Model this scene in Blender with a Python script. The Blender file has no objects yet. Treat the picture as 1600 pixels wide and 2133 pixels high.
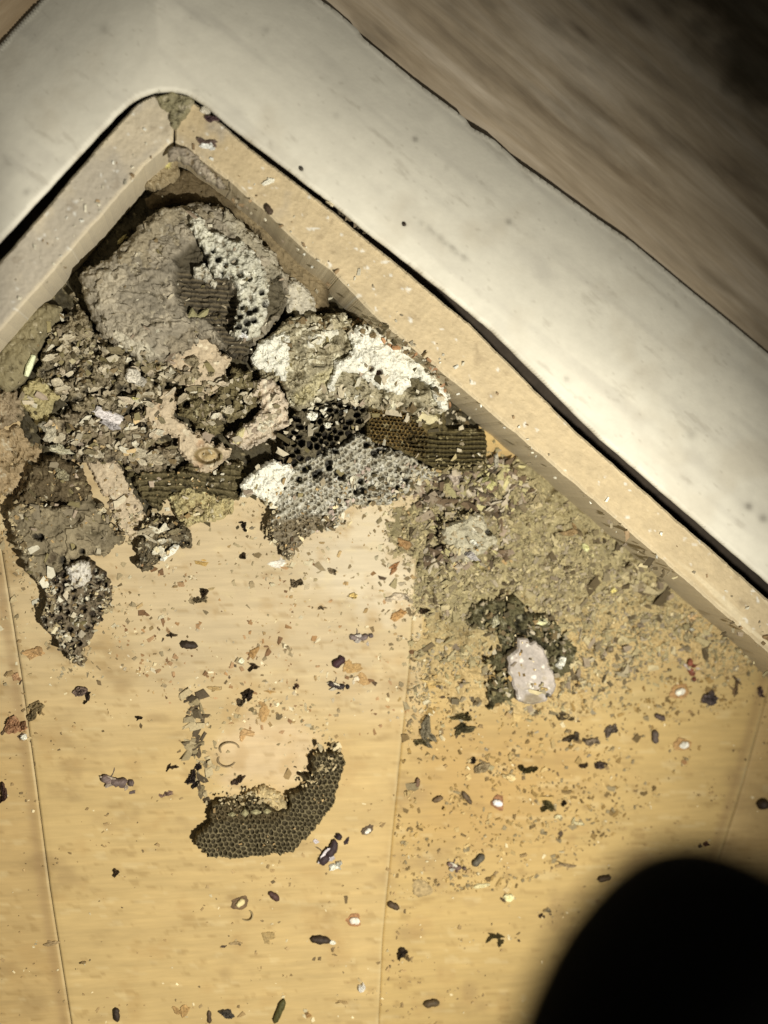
import bpy, math, random
import numpy as np
from mathutils import Vector

# ------------------------------------------------------------------ camera, light, exposure
SC = bpy.context.scene
COL = SC.collection
S = 0.00025                      # metres on the floor per photograph pixel
CAM = np.array([-0.100, 0.028, 0.62])
fwd = -CAM / np.linalg.norm(CAM)
right = np.cross(fwd, [0, 1, 0]); right /= np.linalg.norm(right)
up = np.cross(right, fwd)
DIST = float(np.linalg.norm(CAM))
HALF = 800 * S / DIST            # tan of half the horizontal field

cam_d = bpy.data.cameras.new('camera'); cam = bpy.data.objects.new('camera', cam_d); COL.objects.link(cam)
from mathutils import Matrix
m = Matrix(((right[0], up[0], -fwd[0], CAM[0]), (right[1], up[1], -fwd[1], CAM[1]),
            (right[2], up[2], -fwd[2], CAM[2]), (0, 0, 0, 1)))
cam.matrix_world = m
cam_d.sensor_fit = 'HORIZONTAL'; cam_d.sensor_width = 36.0; cam_d.lens = 18.0 / HALF
cam_d.clip_start = 0.01; cam_d.clip_end = 50
cam_d.dof.use_dof = True; cam_d.dof.focus_distance = 0.598; cam_d.dof.aperture_fstop = 4.8
SC.camera = cam
SC.render.resolution_x = 768; SC.render.resolution_y = 1024

w = bpy.data.worlds.new('World'); SC.world = w; w.use_nodes = True
w.node_tree.nodes['Background'].inputs[0].default_value = (1.0, 0.93, 0.80, 1)
w.node_tree.nodes['Background'].inputs[1].default_value = 0.075

def spot(name, loc, aim, power, size, blend, radius, col):
    d = bpy.data.lights.new(name, 'SPOT'); o = bpy.data.objects.new(name, d); COL.objects.link(o)
    d.energy = power; d.spot_size = math.radians(size); d.spot_blend = blend; d.shadow_soft_size = radius
    d.color = col
    o.location = loc
    o.rotation_euler = (Vector(aim) - Vector(loc)).to_track_quat('-Z', 'Y').to_euler()
    return o
# the hand torch: its beam comes in over the lower right of the picture
spot('torch_beam', (0.098, -0.165, 0.585), (-0.095, -0.068, 0.0), 22.4, 72, 0.8, 0.008, (1.0, 0.93, 0.80))

SC.view_settings.view_transform = 'Standard'; SC.view_settings.look = 'None'
SC.view_settings.exposure = 0.0; SC.view_settings.gamma = 1.0

# ------------------------------------------------------------------ helpers
def U(px, py, z):
    """photo pixel -> world xy on the plane at height z (metres)"""
    px = np.asarray(px, float); py = np.asarray(py, float); z = np.asarray(z, float)
    a = (px - 800) / 800 * HALF; b = (1066.5 - py) / 800 * HALF
    dx = fwd[0] + a * right[0] + b * up[0]; dy = fwd[1] + a * right[1] + b * up[1]; dz = fwd[2] + a * right[2] + b * up[2]
    t = (z - CAM[2]) / dz
    return CAM[0] + t * dx, CAM[1] + t * dy

def lin(c):
    c = np.asarray(c, float) / 255.0
    return np.where(c <= 0.04045, c / 12.92, ((c + 0.055) / 1.055) ** 2.4)
def alb(r, g, b):
    """observed colour of a lit thing -> base colour"""
    return lin((r, g, b)) * np.array([0.86, 0.93, 1.10])

def _h(ix, iy, seed):
    n = (ix.astype(np.int64) * 374761393 + iy.astype(np.int64) * 668265263 + seed * 974634777) & 0x7fffffff
    n = ((n ^ (n >> 13)) * 1274126177) & 0x7fffffff
    n = (n ^ (n >> 16)) & 0xffffff
    return n / float(0xffffff)
def vn(x, y, seed=0):
    ix = np.floor(x); iy = np.floor(y); fx = x - ix; fy = y - iy
    fx = fx * fx * (3 - 2 * fx); fy = fy * fy * (3 - 2 * fy)
    a = _h(ix, iy, seed); b = _h(ix + 1, iy, seed); c = _h(ix, iy + 1, seed); d = _h(ix + 1, iy + 1, seed)
    return (a * (1 - fx) + b * fx) * (1 - fy) + (c * (1 - fx) + d * fx) * fy
def fbm(x, y, scale, seed=0, octv=4, gain=0.55):
    s = 0; a = 1; t = 0
    for i in range(octv):
        s = s + a * (vn(x / scale * 2 ** i + 13.7 * i, y / scale * 2 ** i + 7.1 * i, seed + i) - 0.5); t += a; a *= gain
    return s / t * 2            # about -1..1
def sstep(a, b, x):
    t = np.clip((x - a) / (b - a), 0, 1); return t * t * (3 - 2 * t)

def sdist(x, y, poly):
    """signed distance, positive inside"""
    P = np.asarray(poly, float); n = len(P)
    d = np.full(x.shape, 1e9); ins = np.zeros(x.shape, bool)
    for i in range(n):
        x0, y0 = P[i]; x1, y1 = P[(i + 1) % n]
        ex, ey = x1 - x0, y1 - y0
        t = np.clip(((x - x0) * ex + (y - y0) * ey) / (ex * ex + ey * ey + 1e-9), 0, 1)
        d = np.minimum(d, (x - x0 - t * ex) ** 2 + (y - y0 - t * ey) ** 2)
        if y0 != y1:
            c = ((y0 > y) != (y1 > y)) & (x < (x1 - x0) * (y - y0) / (y1 - y0) + x0)
            ins ^= c
    d = np.sqrt(d)
    return np.where(ins, d, -d)

def cells(x, y, sp, ang):
    """hexagonal cells: distance from the nearest centre, 0 centre .. 1 at the walls, and an id"""
    c, s = math.cos(ang), math.sin(ang)
    u = (x * c + y * s) / sp; v = (-x * s + y * c) / sp
    best = np.full(x.shape, 1e9); bid = np.zeros(x.shape)
    r3 = math.sqrt(3)
    for ox, oy in ((0, 0), (0.5, r3 / 2)):
        iu = np.round(u - ox); iv = np.round((v - oy) / r3)
        du = u - ox - iu; dv = v - oy - iv * r3
        # hexagonal norm
        hd = np.maximum(np.abs(du), np.maximum(np.abs(du * 0.5 + dv * r3 / 2), np.abs(du * 0.5 - dv * r3 / 2))) * 2
        k = hd < best
        best = np.where(k, hd, best); bid = np.where(k, _h(iu + 100 * oy + 999, iv + 31, 5), bid)
    return best, bid

MATS = {}
def nodes_of(name):
    mt = bpy.data.materials.new(name); mt.use_nodes = True
    nt = mt.node_tree; return mt, nt, nt.nodes, nt.links, nt.nodes['Principled BSDF']
def mat_col(name, scale=900, var=0.35, bump=0.4, rough=0.85, stretch=(1, 1, 1), spec=0.25, bscale=None, bdist=0.0005):
    """colour comes from the mesh attribute 'Col', broken up by noise; noise also gives fine relief"""
    if name in MATS: return MATS[name]
    mt, nt, N, L, bs = nodes_of(name)
    at = N.new('ShaderNodeAttribute'); at.attribute_name = 'Col'
    tc = N.new('ShaderNodeTexCoord'); mp = N.new('ShaderNodeMapping'); mp.inputs['Scale'].default_value = stretch
    L.new(tc.outputs['Object'], mp.inputs[0])
    nz = N.new('ShaderNodeTexNoise'); nz.inputs['Scale'].default_value = scale; nz.inputs['Detail'].default_value = 5; nz.inputs['Roughness'].default_value = 0.65
    L.new(mp.outputs[0], nz.inputs['Vector'])
    mr = N.new('ShaderNodeMapRange'); mr.inputs['From Min'].default_value = 0.25; mr.inputs['From Max'].default_value = 0.75
    mr.inputs['To Min'].default_value = 1 - var; mr.inputs['To Max'].default_value = 1 + var
    L.new(nz.outputs['Fac'], mr.inputs['Value'])
    vm = N.new('ShaderNodeVectorMath'); vm.operation = 'SCALE'
    L.new(at.outputs['Color'], vm.inputs[0]); L.new(mr.outputs[0], vm.inputs['Scale'])
    L.new(vm.outputs[0], bs.inputs['Base Color'])
    n2 = N.new('ShaderNodeTexNoise'); n2.inputs['Scale'].default_value = bscale or scale * 1.6; n2.inputs['Detail'].default_value = 6
    L.new(mp.outputs[0], n2.inputs['Vector'])
    bp = N.new('ShaderNodeBump'); bp.inputs['Strength'].default_value = bump; bp.inputs['Distance'].default_value = bdist
    L.new(n2.outputs['Fac'], bp.inputs['Height']); L.new(bp.outputs[0], bs.inputs['Normal'])
    bs.inputs['Roughness'].default_value = rough; bs.inputs['Specular IOR Level'].default_value = spec
    MATS[name] = mt; return mt
M_COMB = mat_col('old_comb', 700, 0.28, 0.35, 0.75, spec=0.25)
M_PAPER = mat_col('papery_nest', 500, 0.22, 0.4, 0.85, spec=0.3)
M_CRUST = mat_col('white_crust', 900, 0.14, 0.5, 0.8, spec=0.3)
M_CRUMB = mat_col('crumbs', 900, 0.25, 0.35, 0.75, spec=0.3)
M_WOOD = mat_col('floor_wood', 260, 0.10, 0.25, 0.62, stretch=(0.16, 1.6, 1), spec=0.25, bscale=600)
M_PELLET = mat_col('dark_pellet', 900, 0.3, 0.5, 0.6, spec=0.25)

def mesh(name, V, F, mat, parent=None, color=None, smooth=False, z_origin=True):
    V = np.asarray(V, float)
    org = np.array([V[:, 0].mean(), V[:, 1].mean(), V[:, 2].min()]) if parent is None else np.zeros(3)
    if parent is not None:
        org = np.array(parent.location)
        # world matrices are not evaluated yet: every parent is an unrotated empty or a mesh with baked verts
        p = parent.parent
        while p is not None: org = org + np.array(p.location); p = p.parent
    me = bpy.data.meshes.new(name)
    me.from_pydata((V - org).tolist(), [], F if isinstance(F, list) else F.tolist())
    if color is not None:
        ca = me.color_attributes.new('Col', 'FLOAT_COLOR', 'POINT')
        c = np.ones((len(V), 4)); c[:, :3] = np.clip(color, 0, 1); ca.data.foreach_set('color', c.ravel())
    if smooth: me.polygons.foreach_set('use_smooth', [True] * len(me.polygons))
    me.materials.append(mat); me.update()
    o = bpy.data.objects.new(name, me); COL.objects.link(o)
    if parent is None: o.location = org
    else: o.parent = parent
    return o
def empty(name, px, py, z=0.0):
    x, y = U(px, py, z); o = bpy.data.objects.new(name, None); COL.objects.link(o)
    o.location = (float(x), float(y), z); o.empty_display_size = 0.01; return o
def tag(o, label=None, cat=None, group=None, kind=None):
    if label: o['label'] = label
    if cat: o['category'] = cat
    if group: o['group'] = group
    if kind: o['kind'] = kind
    return o

# global height map of what lies on the floor (1 cell = 4 px), so that crumbs can rest on it
HM = np.zeros((620, 480)); HX0, HY0 = -200, -150
def hm_idx(x, y):
    i = np.clip(((800 + x / S) - HX0) / 4, 0, 479).astype(int); j = np.clip(((1066.5 - y / S) - HY0) / 4, 0, 619).astype(int)
    return j, i
def surf(px, py):
    z = np.zeros(np.shape(px))
    for _ in range(3):
        x, y = U(px, py, z); j, i = hm_idx(x, y); z = HM[j, i]
    return z

RNG = np.random.default_rng(11)

def relief(name, poly, h, color, mat, parent=None, res=3.0, dome=0.0, edge=4.0, bevel=8.0, rough=4.0, rscale=22, z0=0.0,
           fn=None, seed=1, cvar=0.18, cscale=25, record=True, zbase=None, edge_scale=16, smooth=False, tilt=(0, 0), thick=None, exact=False):
    """a solid lump with a traced outline: relief on top, walls going down to z0 (heights in px units)"""
    P = np.asarray(poly, float)
    x0, y0 = P.min(0) - edge * 2 - res; x1, y1 = P.max(0) + edge * 2 + res
    nx = int((x1 - x0) / res) + 2; ny = int((y1 - y0) / res) + 2
    X, Y = np.meshgrid(x0 + np.arange(nx) * res, y0 + np.arange(ny) * res)
    wx = X + edge * 1.2 * fbm(X, Y, edge_scale, seed + 50, 3); wy = Y + edge * 1.2 * fbm(X, Y, edge_scale, seed + 60, 3)
    D = sdist(wx, wy, P) + edge * 0.7 * fbm(X, Y, edge_scale * 0.6, seed + 70, 3)
    dmax = max(D.max(), 1)
    t = np.clip(D / bevel, 0, 1); prof = np.sqrt(1 - (1 - t) ** 2)
    drop = min(0.55 * h, bevel * 1.2)
    H = h - drop * (1 - prof) + dome * np.sqrt(np.clip(1 - (1 - np.clip(D / dmax, 0, 1)) ** 2, 0, 1)) \
        + rough * fbm(X, Y, rscale, seed, 4) + rough * 0.5 * np.abs(fbm(X, Y, rscale * 0.35, seed + 7, 3)) \
        + tilt[0] * (X - X.mean()) + tilt[1] * (Y - Y.mean())
    C = np.ones(X.shape + (3,)) * np.asarray(color)
    n = fbm(X, Y, cscale, seed + 20, 4)
    C = C * (1 + cvar * n * 1.6)[..., None]
    if fn is not None:
        H, C = fn(X, Y, D, H, C)
    H = np.maximum(H, z0 + 1.0) if thick is None else H
    mask = D > 0
    q = mask[:-1, :-1] & mask[1:, :-1] & mask[:-1, 1:] & mask[1:, 1:]
    if not q.any(): return None
    zc = (h + dome * 0.5) * S if zbase is None else zbase * S
    idx = -np.ones(X.shape, int)
    used = np.zeros(X.shape, bool)
    used[:-1, :-1] |= q; used[1:, :-1] |= q; used[:-1, 1:] |= q; used[1:, 1:] |= q
    idx[used] = np.arange(used.sum())
    # slide the rim vertices onto the smooth outline (no staircase)
    cnt = np.zeros(X.shape, int); cnt[:-1, :-1] += q; cnt[1:, :-1] += q; cnt[:-1, 1:] += q; cnt[1:, 1:] += q
    rimv = used & (cnt < 4) & (cnt > 0)
    gy, gx = np.gradient(D, res); gl = np.maximum(np.hypot(gx, gy), 0.6)
    mv = np.clip(D, 0, res * 1.3) / gl
    H = np.where(rimv, H - drop * prof * (thick is None), H)
    XX = X - np.where(rimv, gx / gl * mv, 0); YY = Y - np.where(rimv, gy / gl * mv, 0)
    wxm, wym = U(XX, YY, H * S if exact else zc)
    V = np.stack([wxm[used], wym[used], H[used] * S], 1); CC = C[used]
    jj, ii = np.nonzero(q)
    a = idx[jj, ii]; b = idx[jj, ii + 1]; c = idx[jj + 1, ii + 1]; d = idx[jj + 1, ii]
    F = np.stack([a, d, c, b], 1)            # image y runs down: this order faces up
    # boundary walls
    E = np.concatenate([F[:, [0, 1]], F[:, [1, 2]], F[:, [2, 3]], F[:, [3, 0]]])
    key = E[:, 0].astype(np.int64) * (len(V) + 1) + E[:, 1]; rkey = E[:, 1].astype(np.int64) * (len(V) + 1) + E[:, 0]
    bd = E[~np.isin(key, rkey)]
    bv = np.unique(bd); mp = -np.ones(len(V), int); mp[bv] = np.arange(len(bv)) + len(V)
    VB = V[bv].copy(); VB[:, 2] = z0 * S if thick is None else VB[:, 2] - thick * S
    Fb = np.stack([bd[:, 1], bd[:, 0], mp[bd[:, 0]], mp[bd[:, 1]]], 1)
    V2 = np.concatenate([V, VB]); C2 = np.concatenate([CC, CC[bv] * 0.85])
    if record:
        j, i = hm_idx(V[:, 0], V[:, 1]); np.maximum.at(HM, (j, i), V[:, 2])
        HM[j, i] = np.maximum(HM[j, i], V[:, 2])
    return mesh(name, V2, np.concatenate([F, Fb]), mat, parent, C2, smooth)

def blend(C, col, k):
    return C * (1 - k[..., None]) + np.asarray(col) * k[..., None]

def flakes(name, px, py, size, cols, mat=None, parent=None, zoff=0.3, flat=0.35, elong=1.6, tilt=0.5, seed=3, onsurf=True, z=None):
    """many little irregular chips in one mesh, resting on whatever is below"""
    r = np.random.default_rng(seed); n = len(px); mat = mat or M_CRUMB
    zz = surf(px, py) if z is None else np.full(n, z * S)
    zz = zz + size * zoff * S
    x, y = U(px, py, zz)
    base = np.array([(-1, -1, -1), (1, -1, -1), (1, 1, -1), (-1, 1, -1), (-1, -1, 1), (1, -1, 1), (1, 1, 1), (-1, 1, 1)], float) * 0.5
    B = np.tile(base, (n, 1, 1)); B += r.uniform(-0.28, 0.28, B.shape)
    sc = np.stack([size * r.uniform(0.8, elong, n), size * r.uniform(0.5, 1, n), size * flat * r.uniform(0.6, 1.4, n)], 1) * S
    B *= sc[:, None, :]
    a = r.uniform(0, 2 * math.pi, n); tx = r.normal(0, tilt, n); ty = r.normal(0, tilt, n)
    def rot(B, ax, ang):
        c, s = np.cos(ang)[:, None], np.sin(ang)[:, None]; o = B.copy(); i, j = [(1, 2), (0, 2), (0, 1)][ax]
        o[..., i] = B[..., i] * c - B[..., j] * s; o[..., j] = B[..., i] * s + B[..., j] * c; return o
    B = rot(rot(rot(B, 0, tx), 1, ty), 2, a)
    B += np.stack([x, y, zz], 1)[:, None, :]
    fc = np.array([(0, 3, 2, 1), (4, 5, 6, 7), (0, 1, 5, 4), (1, 2, 6, 5), (2, 3, 7, 6), (3, 0, 4, 7)])
    F = (fc[None] + (np.arange(n) * 8)[:, None, None]).reshape(-1, 4)
    cols = np.asarray(cols)
    if cols.shape[0] != n: cols = cols[r.integers(0, len(cols), n)]
    C = np.repeat(cols * r.uniform(0.75, 1.25, n)[:, None], 8, 0)
    return mesh(name, B.reshape(-1, 3), F, mat, parent, C)

def scatter(poly, n, seed=0, dens=None):
    r = np.random.default_rng(seed); P = np.asarray(poly, float); lo, hi = P.min(0), P.max(0)
    outx, outy = [], []; got = 0
    while got < n:
        x = r.uniform(lo[0], hi[0], n * 2); y = r.uniform(lo[1], hi[1], n * 2)
        k = sdist(x, y, P) > 0
        if dens is not None: k &= r.uniform(0, 1, n * 2) < dens(x, y)
        outx.append(x[k]); outy.append(y[k]); got += k.sum()
        if k.sum() == 0: break
    return np.concatenate(outx)[:n], np.concatenate(outy)[:n]

# ------------------------------------------------------------------ the setting
WALL = 200                      # height of the inner timber rim, px units (50 mm)
LIP = 222                       # height of the white surround at its lip

# ground far below and around
def slab(name, poly, ztop, zbot, mat, parent=None, color=(1, 1, 1), bev=0.0):
    P = np.asarray(poly, float); n = len(P)
    x, y = U(P[:, 0], P[:, 1], ztop * S)
    V = np.concatenate([np.stack([x, y, np.full(n, ztop * S)], 1), np.stack([x, y, np.full(n, zbot * S)], 1)])
    F = [list(range(n))[::-1], [n + i for i in range(n)]] + [[i, (i + 1) % n, n + (i + 1) % n, n + i] for i in range(n)]
    o = mesh(name, V, F, mat, parent, np.tile(np.asarray(color, float), (2 * n, 1)))
    if bev:
        b = o.modifiers.new('bevel', 'BEVEL'); b.width = bev * S; b.segments = 3; b.limit_method = 'ANGLE'; b.angle_limit = math.radians(50)
    return o

# --- weathered boards beyond the white surround
def weather_mat(name, ang, c1, c2, c3, moss_shade):
    mt, nt, N, L, bs = nodes_of(name)
    tc = N.new('ShaderNodeTexCoord'); mp = N.new('ShaderNodeMapping'); mp.inputs['Rotation'].default_value = (0, 0, ang)
    L.new(tc.outputs['Object'], mp.inputs[0])
    m2 = N.new('ShaderNodeMapping'); m2.inputs['Scale'].default_value = (7, 58, 1); L.new(mp.outputs[0], m2.inputs[0])
    nz = N.new('ShaderNodeTexNoise'); nz.inputs['Scale'].default_value = 1.0; nz.inputs['Detail'].default_value = 7; nz.inputs['Roughness'].default_value = 0.6; nz.inputs['Distortion'].default_value = 0.5
    L.new(m2.outputs[0], nz.inputs['Vector'])
    cr = N.new('ShaderNodeValToRGB'); e = cr.color_ramp.elements
    e[0].position = 0.33; e[0].color = (*c1, 1); e[1].position = 0.66; e[1].color = (*c3, 1); k = e.new(0.5); k.color = (*c2, 1)
    L.new(nz.outputs['Fac'], cr.inputs[0])
    n2 = N.new('ShaderNodeTexNoise'); n2.inputs['Scale'].default_value = 22; n2.inputs['Detail'].default_value = 5; n2.inputs['Roughness'].default_value = 0.7
    L.new(m2.outputs[0], n2.inputs['Vector']); n2.inputs['Scale'].default_value = 3
    mx = N.new('ShaderNodeMix'); mx.data_type = 'RGBA'; mx.blend_type = 'MULTIPLY'; mx.inputs[0].default_value = 0.5
    L.new(cr.outputs[0], mx.inputs[6]); L.new(n2.outputs['Fac'], mx.inputs[7])
    # far-corner falloff and mossy stain, painted in through 'Col'
    at = N.new('ShaderNodeAttribute'); at.attribute_name = 'Col'
    m3 = N.new('ShaderNodeMix'); m3.data_type = 'RGBA'; m3.blend_type = 'MULTIPLY'; m3.inputs[0].default_value = 1
    L.new(mx.outputs[2], m3.inputs[6]); L.new(at.outputs['Color'], m3.inputs[7])
    L.new(m3.outputs[2], bs.inputs['Base Color']); bs.inputs['Roughness'].default_value = 0.9; bs.inputs['Specular IOR Level'].default_value = 0.15
    bp = N.new('ShaderNodeBump'); bp.inputs['Strength'].default_value = 0.35; bp.inputs['Distance'].default_value = 0.0008
    L.new(n2.outputs['Fac'], bp.inputs['Height']); L.new(bp.outputs[0], bs.inputs['Normal'])
    return mt

def sheet(name, x0, x1, y0, y1, res, zpx, colfn, mat, keep=None, zfn=None):
    X, Y = np.meshgrid(np.arange(x0, x1 + res, res), np.arange(y0, y1 + res, res))
    Z = np.full(X.shape, float(zpx)) + (zfn(X, Y) if zfn else 0)
    wx, wy = U(X, Y, zpx * S)
    C = colfn(X, Y); ny, nx = X.shape
    idx = np.arange(nx * ny).reshape(ny, nx)
    F = np.stack([idx[:-1, :-1], idx[1:, :-1], idx[1:, 1:], idx[:-1, 1:]], -1).reshape(-1, 4)
    V = np.stack([wx, wy, Z * S], -1).reshape(-1, 3); C = C.reshape(-1, 3)
    if keep is not None:
        k = keep(X, Y).ravel(); F = F[k[F].all(1)]
        u = np.unique(F); mp = -np.ones(len(V), int); mp[u] = np.arange(len(u)); V = V[u]; C = C[u]; F = mp[F]
    return mesh(name, V, F, mat, None, C, True)

def board_col(X, Y):
    C = np.ones(X.shape + (3,))
    # torch falloff and a mossy stain painted dark over the far corner, and a few long dark marks
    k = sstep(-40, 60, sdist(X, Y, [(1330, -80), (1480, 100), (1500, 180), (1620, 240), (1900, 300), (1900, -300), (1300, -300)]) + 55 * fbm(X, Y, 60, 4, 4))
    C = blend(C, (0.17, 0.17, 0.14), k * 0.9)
    u = X * 0.78 + Y * 0.62; v = -X * 0.62 + Y * 0.78
    s = np.clip(fbm(u / 5, v, 26, 9, 4) * 1.5, 0, 1)
    C = C * (1 - 0.34 * s)[..., None]
    for (cx, cy, L, W) in ((1210, 65, 42, 9), (1325, 35, 50, 14)):
        a = math.atan2(0.62, 0.78); dx = (X - cx) * math.cos(a) + (Y - cy) * math.sin(a); dy = -(X - cx) * math.sin(a) + (Y - cy) * math.cos(a)
        C = blend(C, (0.28, 0.26, 0.24), np.exp(-(dx / L) ** 2 - (dy / W) ** 2) * 0.8)
    return C
M_BOARD = weather_mat('weathered_timber', math.radians(38), (0.36, 0.285, 0.19), (0.53, 0.44, 0.315), (0.70, 0.61, 0.475), True)
M_BOARD2 = weather_mat('weathered_timber_left', math.radians(-48), (0.30, 0.22, 0.13), (0.40, 0.31, 0.20), (0.50, 0.41, 0.28), True)
DECK = 34
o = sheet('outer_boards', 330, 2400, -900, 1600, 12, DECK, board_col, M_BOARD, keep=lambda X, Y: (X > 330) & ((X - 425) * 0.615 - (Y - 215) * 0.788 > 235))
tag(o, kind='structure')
o = sheet('outer_boards', -900, 346, -900, 900, 16, 100, lambda X, Y: np.ones(X.shape + (3,)), M_BOARD2, keep=lambda X, Y: (X < 346) & (-((X - 270) * 0.728 + (Y - 213) * 0.686) > 150))
tag(o, kind='structure')
# bed below everything (seen only as black in the gaps)
o = slab('ground', [(-2500, -2500), (4500, -2500), (4500, 5000), (-2500, 5000)], -12, -40, mat_col('ground_earth', 200, 0.3, 0.3, 0.95), None, (0.05, 0.04, 0.03))
tag(o, kind='structure')

# --- floor of the box
FL_SEAM_L = [(-30, 1000), (5, 1150), (45, 1400), (78, 1640), (105, 1850), (150, 2133), (190, 2400)]
FL_SEAM_M = [(890, 700), (868, 1160), (852, 1400), (822, 1700), (798, 1950), (790, 2133), (775, 2400)]
FL_SEAM_R = [(1760, 900), (1650, 1250), (1580, 1520), (1535, 1680), (1480, 1850), (1400, 2133), (1330, 2400)]
def seamx(seam, Y):
    s = np.asarray(seam, float); return np.interp(Y, s[:, 1], s[:, 0])
def floor_col(zone):
    base = {0: alb(188, 156, 98), 1: alb(195, 164, 104), 2: alb(193, 161, 98), 3: alb(192, 160, 102)}[zone]
    def f(X, Y):
        C = np.ones(X.shape + (3,)) * base
        C = blend(C, alb(192, 168, 122), 0.7 * sstep(-80, 160, sdist(X, Y, [(180, 700), (900, 700), (870, 1300), (760, 1500), (300, 1450), (180, 1100)]) + 60 * fbm(X, Y, 120, 33)))
        C = blend(C, alb(174, 136, 74), 0.6 * sstep(-60, 120, sdist(X, Y, [(840, 1480), (1180, 1490), (1290, 1600), (1180, 1760), (1000, 1800), (830, 1790)]) + 60 * fbm(X, Y, 90, 34)))
        C = blend(C, alb(174, 152, 100), 0.6 * sstep(-60, 120, sdist(X, Y, [(870, 950), (1300, 1000), (1700, 1400), (1500, 1500), (1000, 1500), (860, 1400)]) + 50 * fbm(X, Y, 70, 35)))
        C = blend(C, alb(202, 180, 138), 0.55 * (1 - sstep(1250, 1640, Y + 80 * fbm(X, Y, 130, 401))) * (X < 880))
        # pale wax dust rubbed into the boards below the pile, greyish handling stains elsewhere
        C = blend(C, alb(212, 194, 156), 0.75 * sstep(-30, 50, sdist(X, Y, [(600, 1140), (700, 1080), (800, 1040), (885, 1060), (875, 1180), (850, 1300), (760, 1290), (640, 1230)]) + 45 * fbm(X, Y, 45, 91, 5)))
        C = blend(C, alb(212, 184, 140), 0.6 * sstep(-20, 50, sdist(X, Y, [(440, 1540), (520, 1480), (640, 1500), (680, 1560), (640, 1640), (520, 1670), (440, 1640)]) + 40 * fbm(X, Y, 40, 92, 5)))
        C = blend(C, alb(156, 126, 78), 0.55 * sstep(0.15, 0.55, fbm(X / 1.6, Y, 75, 95, 5)))
        # long faint horizontal grain and handling marks
        g = fbm(X / 9, Y, 9, 40, 4); C = C * (1 + 0.09 * g)[..., None]
        g2 = fbm(X / 5, Y, 30, 44, 4); C = C * (1 + 0.10 * g2)[..., None]
        d = np.clip(fbm(X / 3.5, Y, 10, 48, 4) - 0.33, 0, 1) * 3; C = blend(C, alb(150, 118, 66), np.clip(d, 0, 0.42))
        l = np.clip(fbm(X / 4, Y, 13, 58, 3) - 0.4, 0, 1) * 3; C = blend(C, alb(220, 196, 140), np.clip(l, 0, 0.25))
        m_ = np.clip(fbm(X, Y, 55, 52, 4) - 0.22, 0, 1) * 1.2; C = blend(C, alb(178, 142, 84), np.clip(m_, 0, 0.4))
        return C
    return f
def floor_z(X, Y): return 0.5 * fbm(X / 8, Y, 8, 70, 3) + 1.2 * fbm(X, Y, 160, 75, 3)
fl = bpy.data.objects.new('floor', None); COL.objects.link(fl); tag(fl, kind='structure')
_in = np.array([(-900, 1540), (-420, 1085), (361, 248), (2060, 1730), (3200, 2700), (3200, 4200), (-900, 4200)], float)
INNER = np.stack(U(_in[:, 0], _in[:, 1], WALL * S), 1)
def floor_panel(zone, x0, x1, zpx, left, rightseam, label):
    rr = 6
    def keep(X, Y):
        k = np.ones(X.shape, bool)
        return k
    ys = np.arange(120, 2420, rr); nxs = int((x1 - x0) / rr)
    t = np.linspace(0, 1, nxs)
    xl = seamx(left, ys) if left else np.full(len(ys), x0); xr = seamx(rightseam, ys) - 1.6 if rightseam else np.full(len(ys), x1)
    wob = 2.0 * fbm(ys * 1.0, ys * 0, 60, 90 + zone)
    X = xl[:, None] + wob[:, None] * 0 + (xr - xl)[:, None] * t[None]; Y = np.repeat(ys[:, None], nxs, 1).astype(float)
    Z = zpx + floor_z(X, Y)
    Z[:, :2] -= 0.5; Z[:, -2:] += 0.8
    wx, wy = U(X, Y, 0.0); idx = np.arange(X.size).reshape(X.shape)
    F = np.stack([idx[:-1, :-1], idx[1:, :-1], idx[1:, 1:], idx[:-1, 1:]], -1).reshape(-1, 4)
    V = np.stack([wx, wy, Z * S], -1).reshape(-1, 3); C = floor_col(zone)(X, Y)
    zone_in = sdist(wx, wy, INNER) > 0
    # paler worn arris along the right-hand seam, dirt beside it
    if rightseam is not None:
        dd = (xr[:, None] - X); C = blend(C, alb(224, 200, 146), 0.6 * (0.6 + 0.6 * fbm(X * 0, Y, 60, 99, 4)) * np.exp(-(dd / 4.0) ** 2)); 
        C = blend(C, alb(150, 118, 76), 0.45 * np.exp(-((dd - 16) / 10.0) ** 2)) if zone != 1 else C
        C = blend(C, alb(84, 62, 38), 0.32 * sstep(-0.1, 0.6, fbm(X * 0, Y, 45, 123 + zone, 4)) * np.exp(-(dd / 1.8) ** 2))
    C = C.reshape(-1, 3)
    # give the panel its thickness: edges down
    bidx = np.concatenate([idx[0, :], idx[1:, -1], idx[-1, -2::-1], idx[-2:0:-1, 0]])
    nb = len(bidx); VB = V[bidx].copy(); VB[:, 2] = -10 * S
    o_ = len(V); nx_ = np.roll(np.arange(nb), -1)
    Fb = np.stack([bidx, bidx[nx_], o_ + nx_, o_ + np.arange(nb)], 1)
    okv = np.concatenate([zone_in.ravel(), zone_in.ravel()[bidx]]); FF = np.concatenate([F, Fb]); FF = FF[okv[FF].all(1)]
    u_ = np.unique(FF); mpp = -np.ones(len(okv), int); mpp[u_] = np.arange(len(u_))
    ob = mesh('floor_panel', np.concatenate([V, VB])[u_], mpp[FF], M_WOOD, fl, np.concatenate([C, C[bidx] * 0.7])[u_], True)
    ob['label'] = label
floor_panel(0, -500, 100, 0, None, FL_SEAM_L, 'plywood floor sheet at the left edge')
floor_panel(1, 0, 860, 1.2, FL_SEAM_L, FL_SEAM_M, 'paler middle floor sheet under most of the comb')
floor_panel(2, 830, 1620, -0.6, FL_SEAM_M, FL_SEAM_R, 'yellower floor sheet below the right rim')
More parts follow.
